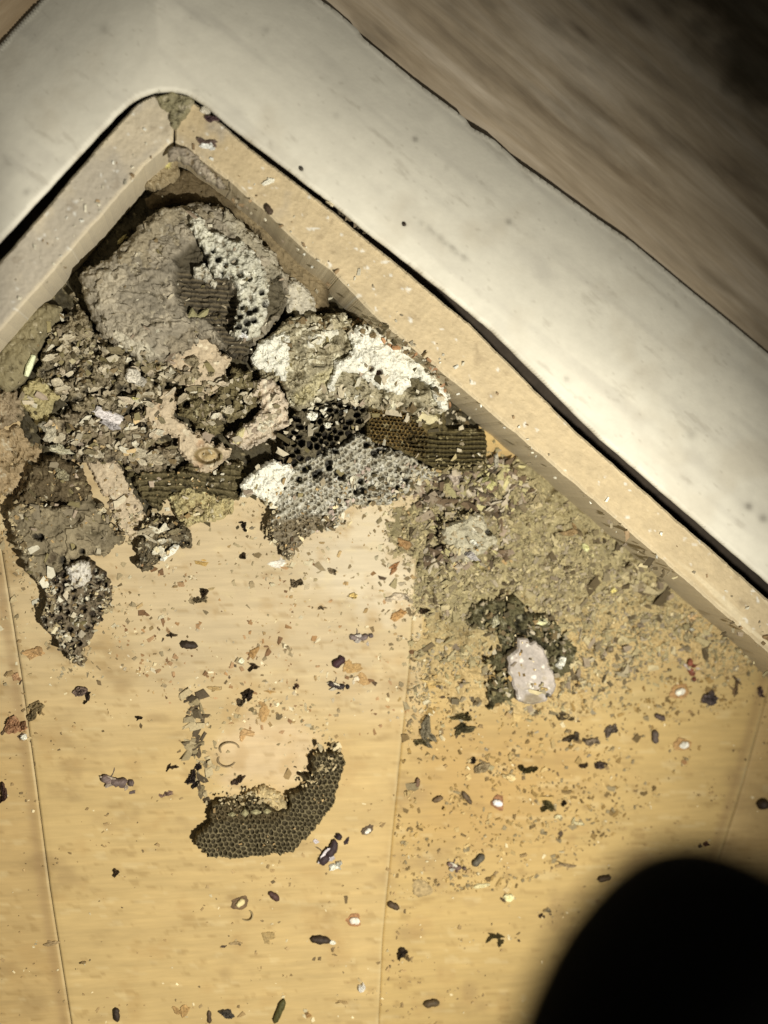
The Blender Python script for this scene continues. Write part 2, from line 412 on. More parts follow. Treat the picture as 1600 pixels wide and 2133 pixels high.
floor_panel(3, 1400, 2200, 0.8, FL_SEAM_R, None, 'pinkish floor sheet at the right edge')

# --- timber rim: two rails meeting at the corner
M_RIM = mat_col('rim_timber', 420, 0.09, 0.25, 0.7, spec=0.3)
rim = empty('timber_frame', 380, 320, 0.0)
tag(rim, 'pale timber inner frame whose two rails meet at the rounded corner, dusted with debris', 'wooden frame')
def rim_rail(poly, col, grain, seed, label):
    def fn(X, Y, D, H, C):
        a = grain; u = X * math.cos(a) + Y * math.sin(a); v = -X * math.sin(a) + Y * math.cos(a)
        C = C * (1 + 0.10 * fbm(u / 7, v, 8, seed, 4))[..., None]
        # dust and pale scuffs, a few dark grains
        C = blend(C, alb(168, 158, 138), 0.55 * sstep(0.0, 0.5, fbm(X, Y, 90, seed + 3, 4) + (420 - X) / 500.0 * (1 if seed < 200 else 1)))
        C = blend(C, alb(245, 238, 215), 0.7 * sstep(0.5, 0.68, fbm(X, Y, 14, seed + 5, 3)))
        C = blend(C, alb(110, 86, 56), 0.25 * sstep(0.42, 0.6, fbm(X, Y, 30, seed + 8, 4)))
        C = blend(C, alb(240, 220, 176), 0.7 * np.exp(-(np.clip(D, 0, 99) / 5.0) ** 2))
        C = blend(C, alb(236, 216, 170), 0.6 * sstep(0.1, 0.5, fbm(u / 14, v, 12, seed + 21, 3)) * sstep(1350, 1520, X))  # reflected streaks painted in as brighter colour at the lower right end
        return H, C
    o = relief('rail', poly, WALL, col, M_RIM, rim, res=3.0, edge=1.2, bevel=5, rough=1.2, rscale=10, z0=0, fn=fn, seed=seed, cvar=0.08, zbase=WALL, edge_scale=30)
    o['label'] = label
def _mk(x): return x
rim_rail([(-420, 1010), (-60, 610), (0, 543), (100, 428), (200, 308), (285, 213), (318, 196), (352, 200), (361, 262), (360, 292), (300, 345), (120, 552), (0, 688), (-60, 755), (-420, 1160)],
         alb(208, 190, 154), math.radians(-48), 101, 'left rail, dusty grey')
rim_rail([(356, 199), (385, 202), (425, 224), (520, 306), (600, 367), (690, 436), (830, 551), (981, 676), (1206, 903), (1400, 1072), (1600, 1247), (1900, 1508), (2100, 1700), (2020, 1760), (1600, 1358), (1400, 1183), (1131, 950),
          (1000, 840), (785, 662), (687, 560), (640, 525), (560, 446), (470, 370), (400, 318), (366, 294)],
         alb(204, 180, 134), math.radians(40), 201, 'right rail, warm tan')

# --- white painted surround with a rounded inner corner
M_WHITE = mat_col('white_paint', 160, 0.05, 0.12, 0.6, spec=0.3, bscale=500)
LIPC = [(-500, 1010), (-200, 712), (0, 501), (60, 436), (130, 360), (200, 284), (245, 236), (270, 213), (295, 198), (322, 189), (352, 187), (382, 190), (404, 200), (425, 215),
        (470, 253), (520, 292), (600, 350), (700, 419), (780, 474), (869, 540), (950, 604), (1037, 675), (1150, 788), (1262, 900), (1420, 1036), (1600, 1190), (1900, 1450), (2200, 1720)]
LIPC = [(x - 10 * min(max((x - 640) / 150, 0), 1), y + 13 * min(max((x - 640) / 150, 0), 1)) for x, y in LIPC]
OUTC = [(2250, 1260), (1900, 975), (1594, 731), (1440, 606), (1319, 506), (1240, 452), (1161, 394), (1080, 338), (1030, 292), (981, 264), (970, 247), (880, 180), (820, 130), (756, 79), (745, 62), (700, 22), (640, -22), (400, -215),
        (340, -300), (200, -110), (95, -10), (0, 92), (-100, 190), (-400, 520), (-760, 900)]
def sur(X, Y, D, H, C):
    dl = -((X - 270) * 0.728 + (Y - 213) * 0.686) ; dr = ((X - 425) * 0.615 - (Y - 215) * 0.788)
    dd = np.maximum(dl, dr); 
    H = H - 0.06 * np.clip(dd, 0, 900) - 0.00125 * np.clip(dd, 0, 420) ** 2 - 0.6 * np.clip(dd - 420, 0, 900) - 10 * sstep(0.0, -14, dd - 14) * 0
    u = X * 0.78 + Y * 0.62; v = -X * 0.62 + Y * 0.78
    st = fbm(u / 7, v, 34, 5, 4) * (dr > dl) + fbm(-(X * 0.67 - Y * 0.74) / 7, X * .74 + Y * .67, 34, 6, 4) * (dr <= dl)
    C = C * (1 + 0.05 * st)[..., None]
    C = blend(C, alb(190, 180, 158), 0.35 * sstep(0.15, 0.7, fbm(X, Y, 70, 15, 4) * 0.5 + fbm(u / 6, v, 50, 18, 3) * 0.8))
    # long brushed and rubbed marks run with the board
    C = blend(C, alb(178, 168, 148), 0.22 * sstep(0.0, 0.7, fbm(u / 12, v, 30, 77, 3)) * (dr > dl))
    C = blend(C, alb(210, 194, 160), 0.35 * sstep(0.05, 0.6, fbm(X, Y, 120, 115, 4)) * (dl < 260))
    C = blend(C, alb(150, 136, 110), 0.25 * sstep(0.38, 0.66, fbm(u / 4, v, 18, 116, 4)))
    C = blend(C, alb(176, 160, 128), 0.6 * np.exp(-(np.clip(D, 0, 99) / 7.0) ** 2) * sstep(-0.2, 0.5, fbm(X, Y, 40, 117)))
    C = blend(C, alb(140, 126, 100), 0.2 * sstep(0.55, 0.68, fbm(X, Y, 9, 118, 3)))
    k = np.zeros(X.shape)
    for i in range(12):           # smudge beside the right gap
        t = i / 11; cx = 880 + 90 * t + 4 * math.sin(i * 2); cy = 465 + 75 * t; k = np.maximum(k, np.exp(-((X - cx) / 8) ** 2 - ((Y - cy) / 6) ** 2))
    C = blend(C, alb(120, 112, 95), 0.5 * k * (0.6 + 0.6 * fbm(X, Y, 12, 22)))
    for (cx, cy, r_, a_) in ((865, 290, 6, .6), (842, 467, 4, .95), (1060, 462, 7, .5), (1560, 1055, 8, .6), (1590, 1080, 9, .5), (628, 352, 3.5, .95), (605, 372, 3.5, .9), (555, 62, 8, .25), (215, 60, 12, .25), (55, 400, 7, .35), (760, 68, 5, .5),
                             (1440, 905, 12, .3), (1180, 790, 6, .3), (700, 240, 8, .2), (930, 350, 6, .2)):
        C = blend(C, alb(90, 80, 66), a_ * np.exp(-((X - cx) ** 2 + (Y - cy) ** 2) / (r_ * r_)))
    return H, C
sr = empty('white_surround', 400, 100, 0.0)
relief('face_board', LIPC + OUTC, LIP, alb(240, 229, 198), M_WHITE, sr, res=5.0, edge=1.0, bevel=3, rough=1.2, rscale=140, z0=-999, thick=16, exact=True, fn=sur, seed=301, cvar=0.03, cscale=90, zbase=LIP, edge_scale=50, record=True, smooth=True)
def off(pts, k):
    P = np.array(pts, float); o_ = []
    for i, (x, y) in enumerate(P):
        a, b = P[max(i - 1, 0)], P[min(i + 1, len(P) - 1)]; d = (b - a) / np.hypot(*(b - a)); o_.append((x + d[1] * k, y - d[0] * k))
    return o_
core = off(LIPC, 60) + off(OUTC, 16)
P_ = np.array(core); cx_, cy_ = U(P_[:, 0], P_[:, 1], LIP * S); n_ = len(P_)
dl_ = np.maximum(-((P_[:, 0] - 270) * 0.728 + (P_[:, 1] - 213) * 0.686), (P_[:, 0] - 425) * 0.615 - (P_[:, 1] - 215) * 0.788)
zt_ = (LIP - 15 - 0.06 * dl_ - 0.00125 * np.clip(dl_, 0, 420) ** 2 - 0.6 * np.clip(dl_ - 420, 0, 900))
cx_, cy_ = U(P_[:, 0], P_[:, 1], zt_ * S); zt_ = zt_ * S
V_ = np.concatenate([np.stack([cx_, cy_, zt_], 1), np.stack([cx_, cy_, np.full(n_, -6 * S)], 1)])
mesh('backing', V_, [[i, (i + 1) % n_, n_ + (i + 1) % n_, n_ + i] for i in range(n_)], M_WHITE, sr, np.tile((0.5, 0.45, 0.36), (2 * n_, 1)))
o = sr
tag(o, 'white painted surround with a rounded inner corner, framing the timber opening', 'frame')

# ------------------------------------------------------------------ comb and nest debris
DARK = alb(84, 73, 46); BROWN = alb(126, 106, 70); GREY = alb(157, 141, 109); PALE = alb(196, 181, 146); CREAM = alb(216, 204, 170)
WHITE = alb(238, 230, 202); PINK = alb(202, 180, 142); OLIVE = alb(135, 121, 79); YEL = alb(206, 192, 136); TAN = alb(212, 181, 125)
BLACK = alb(40, 36, 29)

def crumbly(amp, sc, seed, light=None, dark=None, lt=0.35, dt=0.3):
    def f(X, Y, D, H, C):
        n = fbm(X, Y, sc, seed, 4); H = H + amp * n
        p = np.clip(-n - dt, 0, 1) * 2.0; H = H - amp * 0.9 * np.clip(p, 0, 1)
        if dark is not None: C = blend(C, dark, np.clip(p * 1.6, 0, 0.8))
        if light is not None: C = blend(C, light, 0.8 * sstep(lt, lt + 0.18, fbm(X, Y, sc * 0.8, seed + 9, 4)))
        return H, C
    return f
def chain(*fs):
    def f(X, Y, D, H, C):
        for g in fs: H, C = g(X, Y, D, H, C)
        return H, C
    return f
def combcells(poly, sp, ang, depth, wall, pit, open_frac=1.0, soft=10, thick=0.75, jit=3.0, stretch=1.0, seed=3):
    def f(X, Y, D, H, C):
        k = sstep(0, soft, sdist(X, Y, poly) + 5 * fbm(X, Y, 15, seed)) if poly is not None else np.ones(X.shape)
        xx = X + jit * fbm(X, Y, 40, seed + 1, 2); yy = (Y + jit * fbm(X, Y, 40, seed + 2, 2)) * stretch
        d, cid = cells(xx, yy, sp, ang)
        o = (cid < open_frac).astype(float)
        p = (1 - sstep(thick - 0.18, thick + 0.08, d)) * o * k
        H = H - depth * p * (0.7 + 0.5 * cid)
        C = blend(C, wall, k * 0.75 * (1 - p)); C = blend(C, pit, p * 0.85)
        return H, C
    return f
def patch(poly, col, k=0.9, soft=5, noise=6, nsc=14, dh=0, seed=5):
    def f(X, Y, D, H, C):
        m_ = sstep(-soft, soft, sdist(X, Y, poly) + noise * fbm(X, Y, nsc, seed, 4))
        return H + dh * m_, blend(C, col, m_ * k)
    return f
def holes(pts, r, depth, col=BLACK):
    def f(X, Y, D, H, C):
        m_ = np.zeros(X.shape)
        for i, (x, y) in enumerate(pts):
            rr = r * (0.8 + 0.4 * ((i * 37) % 10) / 10)
            xx = X - x + 2.5 * fbm(X, Y, 9, i + 400, 2); yy = Y - y + 2.5 * fbm(X, Y, 9, i + 500, 2)
            m_ = np.maximum(m_, 1 - sstep(rr * 0.7, rr * 1.25, np.hypot(xx, yy)))
        return H - depth * m_, blend(C, col, m_ * 0.9)
    return f
def ridges(sp, ang, amp, poly=None, c1=None, c2=None, seed=8, wob=3, soft=8):
    def f(X, Y, D, H, C):
        k = sstep(0, soft, sdist(X, Y, poly) + 6 * fbm(X, Y, 20, seed)) if poly is not None else 1.0
        v = -X * math.sin(ang) + Y * math.cos(ang) + wob * fbm(X, Y, 40, seed, 3)
        s = 0.5 + 0.5 * np.cos(v / sp * 2 * math.pi)
        H = H - amp * (1 - s) * k
        if c1 is not None: C = blend(C, c1, s ** 2 * 0.7 * k)
        if c2 is not None: C = blend(C, c2, (1 - s) * 0.7 * k)
        return H, C
    return f

def cracks(sc, seed, w_=.035, depth=5, col=None):
    def f(X, Y, D, H, C):
        n = fbm(X / 1.5, Y, sc, seed, 3); k = np.exp(-(n / w_) ** 2) * sstep(-.2, .3, fbm(X, Y, sc * .8, seed + 4, 2))
        n2 = fbm(X, Y * 1.3, sc * .6, seed + 9, 3); lay = sstep(0.0, 0.05, n2) * 4 + sstep(.3, .35, n2) * 4
        H = H + lay - depth * k; C = blend(C, DARK if col is None else col, .75 * k); C = C * (0.86 + 0.035 * lay)[..., None]
        return H, C
    return f
# the dirty bed of fine dust under the nest remains
bed = [(-30, 770), (60, 660), (120, 590), (240, 460), (345, 336), (400, 338), (560, 452), (690, 566), (790, 660), (880, 745), (960, 850), (1005, 900), (1010, 975), (900, 965), (700, 965), (560, 965), (500, 1045), (330, 1035), (300, 1090),
       (240, 960), (180, 950), (120, 960), (60, 930), (20, 840)]
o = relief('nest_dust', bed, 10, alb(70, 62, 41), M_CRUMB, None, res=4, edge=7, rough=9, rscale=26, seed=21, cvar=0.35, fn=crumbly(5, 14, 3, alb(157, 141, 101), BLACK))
tag(o, 'dark crumbly dust filling the corner under the nest remains', 'debris', kind='stuff')

def thing(name, px, py, label, cat, group=None):
    return tag(empty(name, px, py), label, cat, group)

# 1 arch-shaped ledge behind the nest
t = thing('nest_ledge', 560, 520, 'dark brown curved shell of old nest arching behind the grey dome, under the right rail', 'nest shell')
relief('shell', [(300, 410), (335, 385), (385, 345), (440, 372), (500, 412), (560, 455), (625, 520), (690, 590), (690, 640), (640, 660), (600, 640), (592, 570), (535, 484), (460, 432), (380, 418), (310, 430)],
       46, alb(95, 80, 53), M_PAPER, t, rough=6, seed=31, bevel=18, fn=chain(patch([(520, 440), (640, 530), (680, 600), (660, 650), (600, 620), (560, 520), (480, 440)], alb(143, 124, 88), 0.8, 8, 10), ridges(19, 0.75, 3, None, None, None, 8, 14)))
relief('pale_scab', [(588, 585), (620, 580), (650, 610), (662, 645), (640, 662), (600, 650)], 60, alb(192, 181, 153), M_PAPER, t, rough=7, seed=32, edge=5, fn=crumbly(4, 12, 4, CREAM, OLIVE))
# 2 dome
t = thing('nest_dome', 370, 590, 'grey papery dome-shaped nest with one torn open side, largest lump in the corner', 'wasp nest')
dome = [(160, 570), (205, 545), (250, 515), (285, 465), (330, 432), (400, 415), (455, 425), (530, 480), (572, 522), (600, 575), (600, 640), (575, 668), (545, 700), (520, 745), (486, 735), (440, 705), (400, 690), (372, 720), (340, 752), (290, 748),
        (240, 715), (205, 690), (180, 640)]
hl = [(412, 520), (430, 532), (455, 540), (470, 552), (488, 545), (500, 572), (520, 580), (478, 575), (462, 568), (490, 600), (505, 640), (520, 650), (532, 645), (500, 660), (515, 672), (497, 680), (545, 610), (552, 632), (480, 620), (476, 600), (445, 522), (510, 690), (528, 668)]
def domefn(X, Y, D, H, C):
    # layered fibres
    C = C * (1 + 0.35 * fbm(X / 3.2, Y + 0.15 * X, 9, 55, 4))[..., None]
    H, C = ridges(23, math.radians(8), 2.0, None, None, None, 12, 26)(X, Y, D, H, C)
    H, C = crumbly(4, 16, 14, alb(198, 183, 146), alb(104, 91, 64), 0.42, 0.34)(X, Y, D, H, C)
    H, C = cracks(70, 611)(X, Y, D, H, C)
    H, C = patch([(230, 700), (250, 660), (330, 740), (300, 755)], alb(218, 205, 171), 0.7, 6, 10)(X, Y, D, H, C)
    H, C = patch([(365, 540), (420, 490), (470, 570), (500, 640), (530, 720), (515, 760), (470, 720), (430, 660), (390, 660), (368, 610)], alb(73, 64, 44), 0.85, 7, 9, 20, -26)(X, Y, D, H, C)
    H, C = ridges(9.5, math.radians(4), 3, [(365, 560), (480, 570), (520, 730), (500, 760), (440, 680), (370, 620)], alb(126, 110, 79), alb(47, 40, 29), 18, 3)(X, Y, D, H, C)
    H, C = patch([(540, 560), (575, 550), (600, 610), (592, 650), (560, 665), (545, 640)], alb(80, 71, 48), 0.85, 6, 6, 14, -12)(X, Y, D, H, C)
    H, C = patch([(470, 432), (530, 480), (585, 545), (595, 580), (560, 545), (500, 500), (460, 460)], alb(187, 176, 146), 0.75, 5, 8)(X, Y, D, H, C)
    return H, C
relief('dome', dome, 92, alb(160, 147, 120), M_PAPER, t, res=2.5, dome=30, rough=8, rscale=30, seed=33, bevel=16, fn=domefn, edge=6, edge_scale=12)
for k_, (pl, hh, cc) in enumerate((([(250, 545), (290, 480), (340, 440), (400, 428), (440, 440), (420, 480), (380, 500), (350, 560), (300, 580)], 116, alb(150, 136, 106)), ([(200, 560), (250, 556), (300, 590), (350, 620), (350, 680), (300, 720), (240, 690), (200, 640)], 117, alb(176, 162, 132)), ([(470, 440), (520, 480), (560, 530), (578, 575), (560, 590), (530, 550), (500, 510), (462, 470)], 112, alb(164, 152, 122)), ([(330, 690), (380, 650), (420, 680), (400, 720), (350, 740)], 106, alb(150, 136, 108)))):
    relief('paper_layer', pl, hh, cc, M_PAPER, t, res=2.2, rough=8, rscale=26, seed=330 + k_, edge=12, edge_scale=20, z0=60, bevel=4, fn=crumbly(5, 15, 340 + k_, alb(192, 180, 150), alb(96, 84, 60), .36, .28), cvar=.25)
wc = [(396, 440), (414, 446), (434, 474), (460, 484), (478, 498), (510, 506), (532, 530), (552, 556), (560, 590), (560, 640), (550, 664), (540, 696), (505, 706), (484, 692), (494, 660), (500, 625), (482, 580), (448, 570), (430, 535), (416, 505), (398, 480)]
relief('white_crust', wc, 136, alb(209, 201, 171), M_CRUST, t, res=2.2, rough=9, rscale=14, seed=34, edge=6, z0=75, fn=chain(holes(hl, 6.5, 18), crumbly(6, 9, 2, WHITE, alb(124, 110, 83), 0.2, 0.2)), bevel=5, edge_scale=9, dome=8)
wc2 = [(402, 555), (425, 548), (440, 572), (458, 590), (448, 600), (428, 585), (405, 575)]
relief('white_crust', wc2, 118, alb(201, 192, 164), M_CRUST, t, res=2.2, rough=6, rscale=12, seed=35, edge=4, z0=60, fn=crumbly(5, 9, 2, CREAM, BROWN, 0.2, 0.2), bevel=5, edge_scale=9)
# leaf scraps at the torn lower edge of the dome
t = tag(relief('leaf_scrap', [(372, 668), (392, 655), (400, 640), (412, 655), (425, 645), (438, 640), (432, 655), (415, 668), (400, 665), (385, 672)], 104, alb(150, 140, 96), M_CRUMB, None, res=2, rough=2, seed=37, edge=1, z0=98, bevel=3),
        'small yellow-green leaf scrap at the torn lower edge of the grey dome', 'leaf scrap')
# 3 corner crumb and yellow grains by left rail
t = tag(relief('mud_lump', [(298, 384), (318, 350), (345, 328), (368, 330), (374, 362), (360, 380), (320, 392)], 60, alb(150, 132, 96), M_PAPER, None, rough=9, seed=38, fn=chain(crumbly(5, 10, 5, PALE, DARK), patch([(335, 345), (355, 335), (352, 350)], alb(218, 205, 122)))),
        'lumpy grey-brown mud lump wedged in the inner corner of the frame', 'mud lump')
t = tag(relief('dust_cake', [(322, 204), (345, 192), (380, 194), (405, 210), (398, 232), (378, 250), (366, 272), (352, 262), (352, 236), (335, 222)], WALL + 10, alb(152, 141, 103), M_CRUMB, None, res=2.2, rough=7, rscale=12, seed=39, edge=5, z0=WALL, fn=crumbly(5, 10, 8, PALE, DARK, 0.25), zbase=WALL + 6),
        'crumbly grey-olive dust cake on the outer corner where the rails meet', 'dust cake')
t = tag(relief('dust_cake', [(345, 318), (362, 302), (392, 306), (412, 322), (430, 345), (462, 375), (476, 392), (455, 388), (425, 365), (395, 340), (370, 330), (352, 335)], WALL + 7, alb(168, 152, 125), M_CRUMB, None, res=2.2, rough=5, rscale=12, seed=40, edge=4, z0=WALL - 20, fn=crumbly(4, 10, 8, PALE, BROWN, 0.25), zbase=WALL + 4),
        'ragged grey dust cake crusting the inner edge of the corner', 'dust cake')
# 4 half cylinder at left rail
def cylfn(X, Y, D, H, C):
    u = (X - 66) * 0.80 + (Y - 715) * 0.60       # across the piece
    H = H + 22 * np.sqrt(np.clip(1 - (u / 46) ** 2, 0, 1))
    H, C = crumbly(4, 12, 6, alb(179, 165, 129), alb(95, 84, 57), 0.35)(X, Y, D, H, C)
    k = np.exp(-((u - 30) / 5.0) ** 2) * (Y < 720); C = blend(C, CREAM, 0.75 * k); H = H + 5 * k
    return H, C
t = tag(relief('bark_piece', [(-6, 730), (40, 665), (70, 640), (102, 632), (130, 641), (124, 664), (98, 702), (84, 728), (62, 775), (48, 800), (15, 815), (-20, 800)], 34, alb(139, 126, 90), M_PAPER, None, rough=5, seed=41, fn=cylfn, bevel=12),
        'half-round olive-grey bark piece lying against the left rail with a pale edge', 'bark piece')
tag(relief('pale_splinter', [(50, 782), (54, 760), (66, 738), (74, 742), (66, 764), (58, 784)], 62, alb(240, 240, 188), M_CRUST, None, res=2, rough=2, seed=42, edge=1, z0=48, bevel=3),
    'cream splinter leaning on the bark piece by the left rail', 'splinter')
# 5 crumb mass left centre
t = thing('crumb_heap', 200, 760, 'coarse heap of grey-olive crumbs and holes below the grey dome, left of centre', 'debris heap')
relief('heap', [(96, 706), (128, 664), (150, 650), (152, 610), (178, 650), (205, 690), (262, 732), (335, 752), (402, 742), (440, 770), (452, 800), (400, 800), (350, 790), (330, 830), (250, 866), (170, 858), (112, 812), (78, 790), (90, 742)], 44, alb(146, 131, 98), M_CRUMB, t, res=2.2, rough=17, rscale=20, seed=43, edge=10, edge_scale=12, dome=8,
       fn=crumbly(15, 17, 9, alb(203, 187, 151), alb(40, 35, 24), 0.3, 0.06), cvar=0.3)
fx, fy = scatter([(100, 700), (150, 660), (330, 750), (440, 780), (400, 800), (330, 840), (200, 860), (100, 810)], 200, 5)
f = flakes('crumb', fx, fy, RNG.uniform(3.2, 10.2, len(fx)), [PALE, GREY, OLIVE, BROWN, DARK, alb(179, 165, 122)], None, t, seed=5); tag(f, kind='stuff')
# 6 lower crumb band
t = thing('crumb_heap', 230, 900, 'flaky brown and grey debris heap between the pale chips at left', 'debris heap')
relief('heap', [(84, 878), (140, 856), (240, 866), (330, 850), (340, 884), (312, 905), (322, 930), (370, 930), (376, 962), (340, 985), (280, 986), (250, 960), (180, 962), (130, 956), (96, 930)], 38, alb(136, 120, 90), M_CRUMB, t, res=2.5, rough=14, rscale=18, seed=44, edge=10, edge_scale=12,
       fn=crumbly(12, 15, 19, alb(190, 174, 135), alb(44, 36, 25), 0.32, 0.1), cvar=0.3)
fx, fy = scatter([(90, 880), (330, 860), (370, 960), (280, 980), (130, 950)], 120, 6)
f = flakes('crumb', fx, fy, RNG.uniform(3.9, 12.2, len(fx)), [PALE, GREY, OLIVE, BROWN, DARK, TAN], None, t, seed=6, flat=.25); tag(f, kind='stuff')
# 7 yellow-tan smear & left tan lump
tag(relief('wax_smear', [(42, 806), (70, 788), (102, 776), (108, 810), (132, 822), (108, 846), (104, 880), (84, 905), (60, 862), (38, 838)], 28, alb(178, 162, 110), M_CRUMB, None, res=2.5, rough=8, rscale=15, seed=45, edge=5, fn=crumbly(6, 12, 29, YEL, BROWN)),
    'yellow-ochre crumbly wax smear near the left edge', 'wax')
tag(relief('paper_scrap', [(-30, 815), (30, 812), (50, 828), (48, 870), (20, 888), (-30, 890)], 26, alb(158, 138, 104), M_PAPER, None, res=2.3, rough=10, seed=46, edge=8, edge_scale=12, bevel=8, fn=crumbly(8, 13, 46, PALE, DARK, .3, .2)),
    'broken tan-grey paper scrap at the left edge of the photo, below the bark piece', 'paper scrap')
tag(relief('debris_patch', [(-30, 900), (40, 890), (90, 935), (75, 1000), (52, 1052), (30, 1030), (-30, 1040)], 12, alb(166, 142, 102), M_CRUMB, None, rough=8, seed=47, edge=8, fn=crumbly(8, 13, 39, PALE, BROWN)),
    'low tan and brown crumb patch at the left edge', 'debris', kind='stuff')
# 8 pinkish paper areas
for poly, h, lab, sd in (
    ([(300, 755), (340, 748), (372, 715), (402, 690), (432, 690), (470, 735), (486, 745), (474, 772), (468, 800), (430, 838), (400, 828), (378, 800), (352, 800), (372, 775)], 48, 'pinkish tan paper scrap hanging below the dome', 51),
    ([(300, 846), (350, 806), (374, 826), (364, 860), (392, 888), (426, 908), (468, 930), (490, 936), (470, 958), (446, 982), (416, 985), (396, 968), (374, 934), (346, 900), (320, 922), (306, 880)], 44, 'pinkish tan paper strip ending in a brown ring-shaped crater', 52),
    ([(180, 962), (212, 952), (246, 962), (262, 985), (284, 1030), (314, 1080), (306, 1120), (268, 1128), (244, 1094), (224, 1046), (196, 1000)], 14, 'pinkish tan paper strip lying between the two dark olive blocks', 53)):
    fs = [crumbly(3, 22, sd + 3, alb(240, 223, 182), alb(190, 157, 117), .4, .3)]
    if sd == 52:
        def ring(X, Y, D, H, C):
            r = np.hypot((X - 434) / 30.0, (Y - 949) / 19.0) + 0.08 * fbm(X, Y, 12, 3)
            H = H - 14 * (1 - sstep(0.6, 1.0, r)) + 8 * np.exp(-(r / 0.35) ** 2)
            C = blend(C, alb(126, 104, 53), 0.85 * np.exp(-((r - 0.8) / 0.22) ** 2)); C = blend(C, alb(179, 150, 88), 0.7 * (1 - sstep(0.4, 0.7, r)))
            return H, C
        fs.append(ring)
    tag(relief('paper_scrap', poly, h, PINK, M_PAPER, None, res=2.5, rough=5, seed=sd, edge=9, edge_scale=14, fn=chain(*fs), cvar=0.08, bevel=10), lab, 'paper scrap')
# 9 centre olive lump with holes
t = thing('comb_lump', 470, 830, 'rough dark olive comb lump with small holes in the middle of the nest debris', 'comb')
relief('lump', [(372, 830), (396, 815), (430, 838), (466, 802), (488, 765), (520, 770), (536, 800), (536, 846), (500, 872), (466, 880), (462, 912), (430, 902), (400, 880), (374, 862)], 58, alb(119, 106, 70), M_COMB, t, res=2.5, rough=12, rscale=18, seed=55, edge=9, edge_scale=12,
       fn=chain(crumbly(10, 15, 49, alb(187, 174, 131), DARK, 0.3, 0.2), holes([(505, 815), (528, 818), (508, 836), (480, 838), (388, 842), (466, 868)], 7, 20)))
fx, fy = scatter([(375, 830), (490, 770), (535, 800), (530, 850), (430, 900)], 60, 7)
f = flakes('crumb', fx, fy, RNG.uniform(3.9, 10.2, len(fx)), [PALE, GREY, OLIVE, DARK], None, t, seed=7); tag(f, kind='stuff')
t = thing('comb_lump', 560, 860, 'pale pinkish-grey flaky comb lump left of the black cells', 'comb')
relief('lump', [(536, 792), (566, 786), (590, 812), (606, 850), (600, 874), (580, 902), (548, 920), (520, 936), (486, 928), (470, 908), (500, 892), (528, 872), (542, 848), (530, 820)], 66, alb(212, 192, 159), M_PAPER, t, res=2.5, rough=10, rscale=24, seed=56, edge=8, edge_scale=12,
       fn=chain(crumbly(7, 15, 59, alb(238, 225, 190), alb(135, 110, 72), 0.3, 0.25), ridges(16, math.radians(-38), 5)))
relief('yellow_sliver', [(484, 922), (496, 898), (510, 890), (508, 908), (496, 926)], 76, alb(206, 190, 134), M_CRUMB, t, res=2, rough=2, seed=57, edge=1, z0=45, bevel=3)
# 10 upper white comb
t = thing('comb_fragment', 730, 760, 'broad comb fragment with bright white crust, resting under the right rail', 'comb')
relief('comb_body', [(522, 742), (540, 712), (566, 690), (600, 664), (640, 652), (690, 652), (760, 662), (812, 690), (866, 738), (912, 778), (938, 820), (932, 858), (905, 862), (860, 860), (800, 850), (740, 840), (690, 830), (650, 850), (616, 850), (600, 818), (586, 790), (556, 796), (536, 770)], 72, alb(174, 161, 125), M_COMB, t, res=2.5,
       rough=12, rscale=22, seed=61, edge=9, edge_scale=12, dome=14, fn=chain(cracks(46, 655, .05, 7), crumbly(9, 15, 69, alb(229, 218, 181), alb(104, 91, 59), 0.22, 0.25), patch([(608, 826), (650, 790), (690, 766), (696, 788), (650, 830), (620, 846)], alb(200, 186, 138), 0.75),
       patch([(845, 782), (880, 776), (895, 795), (880, 820), (850, 830)], alb(99, 88, 59), 0.9, dh=-14)))
relief('white_crust', [(520, 744), (538, 716), (562, 700), (590, 690), (602, 700), (606, 726), (600, 760), (602, 796), (586, 792), (574, 776), (548, 770), (530, 760)], 92, alb(236, 228, 200), M_CRUST, t, res=2.2, rough=9, rscale=16, seed=62, edge=5, z0=45, fn=crumbly(5, 10, 79, WHITE, alb(190, 179, 146), 0.1, 0.3), edge_scale=10, bevel=5)
relief('white_crust', [(700, 752), (728, 740), (738, 728), (730, 692), (744, 676), (776, 678), (802, 700), (846, 724), (880, 748), (902, 776), (922, 800), (938, 822), (936, 852), (918, 858), (912, 838), (898, 806), (878, 782), (858, 782), (854, 802), (836, 822), (812, 816), (780, 800), (748, 776), (716, 772), (700, 800), (690, 822), (682, 806), (692, 776)],
       100, alb(236, 228, 200), M_CRUST, t, res=2.2, rough=10, rscale=18, seed=63, edge=6, z0=55, dome=6, fn=chain(crumbly(5, 11, 89, WHITE, alb(198, 187, 157), 0.05, 0.32), holes([(773, 768), (790, 776)], 6, 14, alb(108, 69, 46))), edge_scale=10, bevel=5)
relief('white_crust', [(640, 700), (676, 688), (706, 678), (716, 690), (690, 704), (668, 716), (650, 728), (636, 720)], 92, alb(229, 220, 190), M_CRUST, t, res=2.2, rough=7, rscale=14, seed=64, edge=5, z0=55, fn=crumbly(5, 10, 99, WHITE, GREY, 0.1, 0.3), edge_scale=9, bevel=5)
fx, fy = scatter([(600, 668), (760, 660), (870, 720), (930, 790), (945, 860), (915, 840), (880, 760), (760, 690), (620, 690)], 120, 8)
f = flakes('crumb', fx, fy, RNG.uniform(3.9, 11.6, len(fx)), [PALE, BROWN, BROWN, DARK, alb(168, 126, 85), CREAM], None, t, seed=8, tilt=.9); tag(f, kind='stuff')
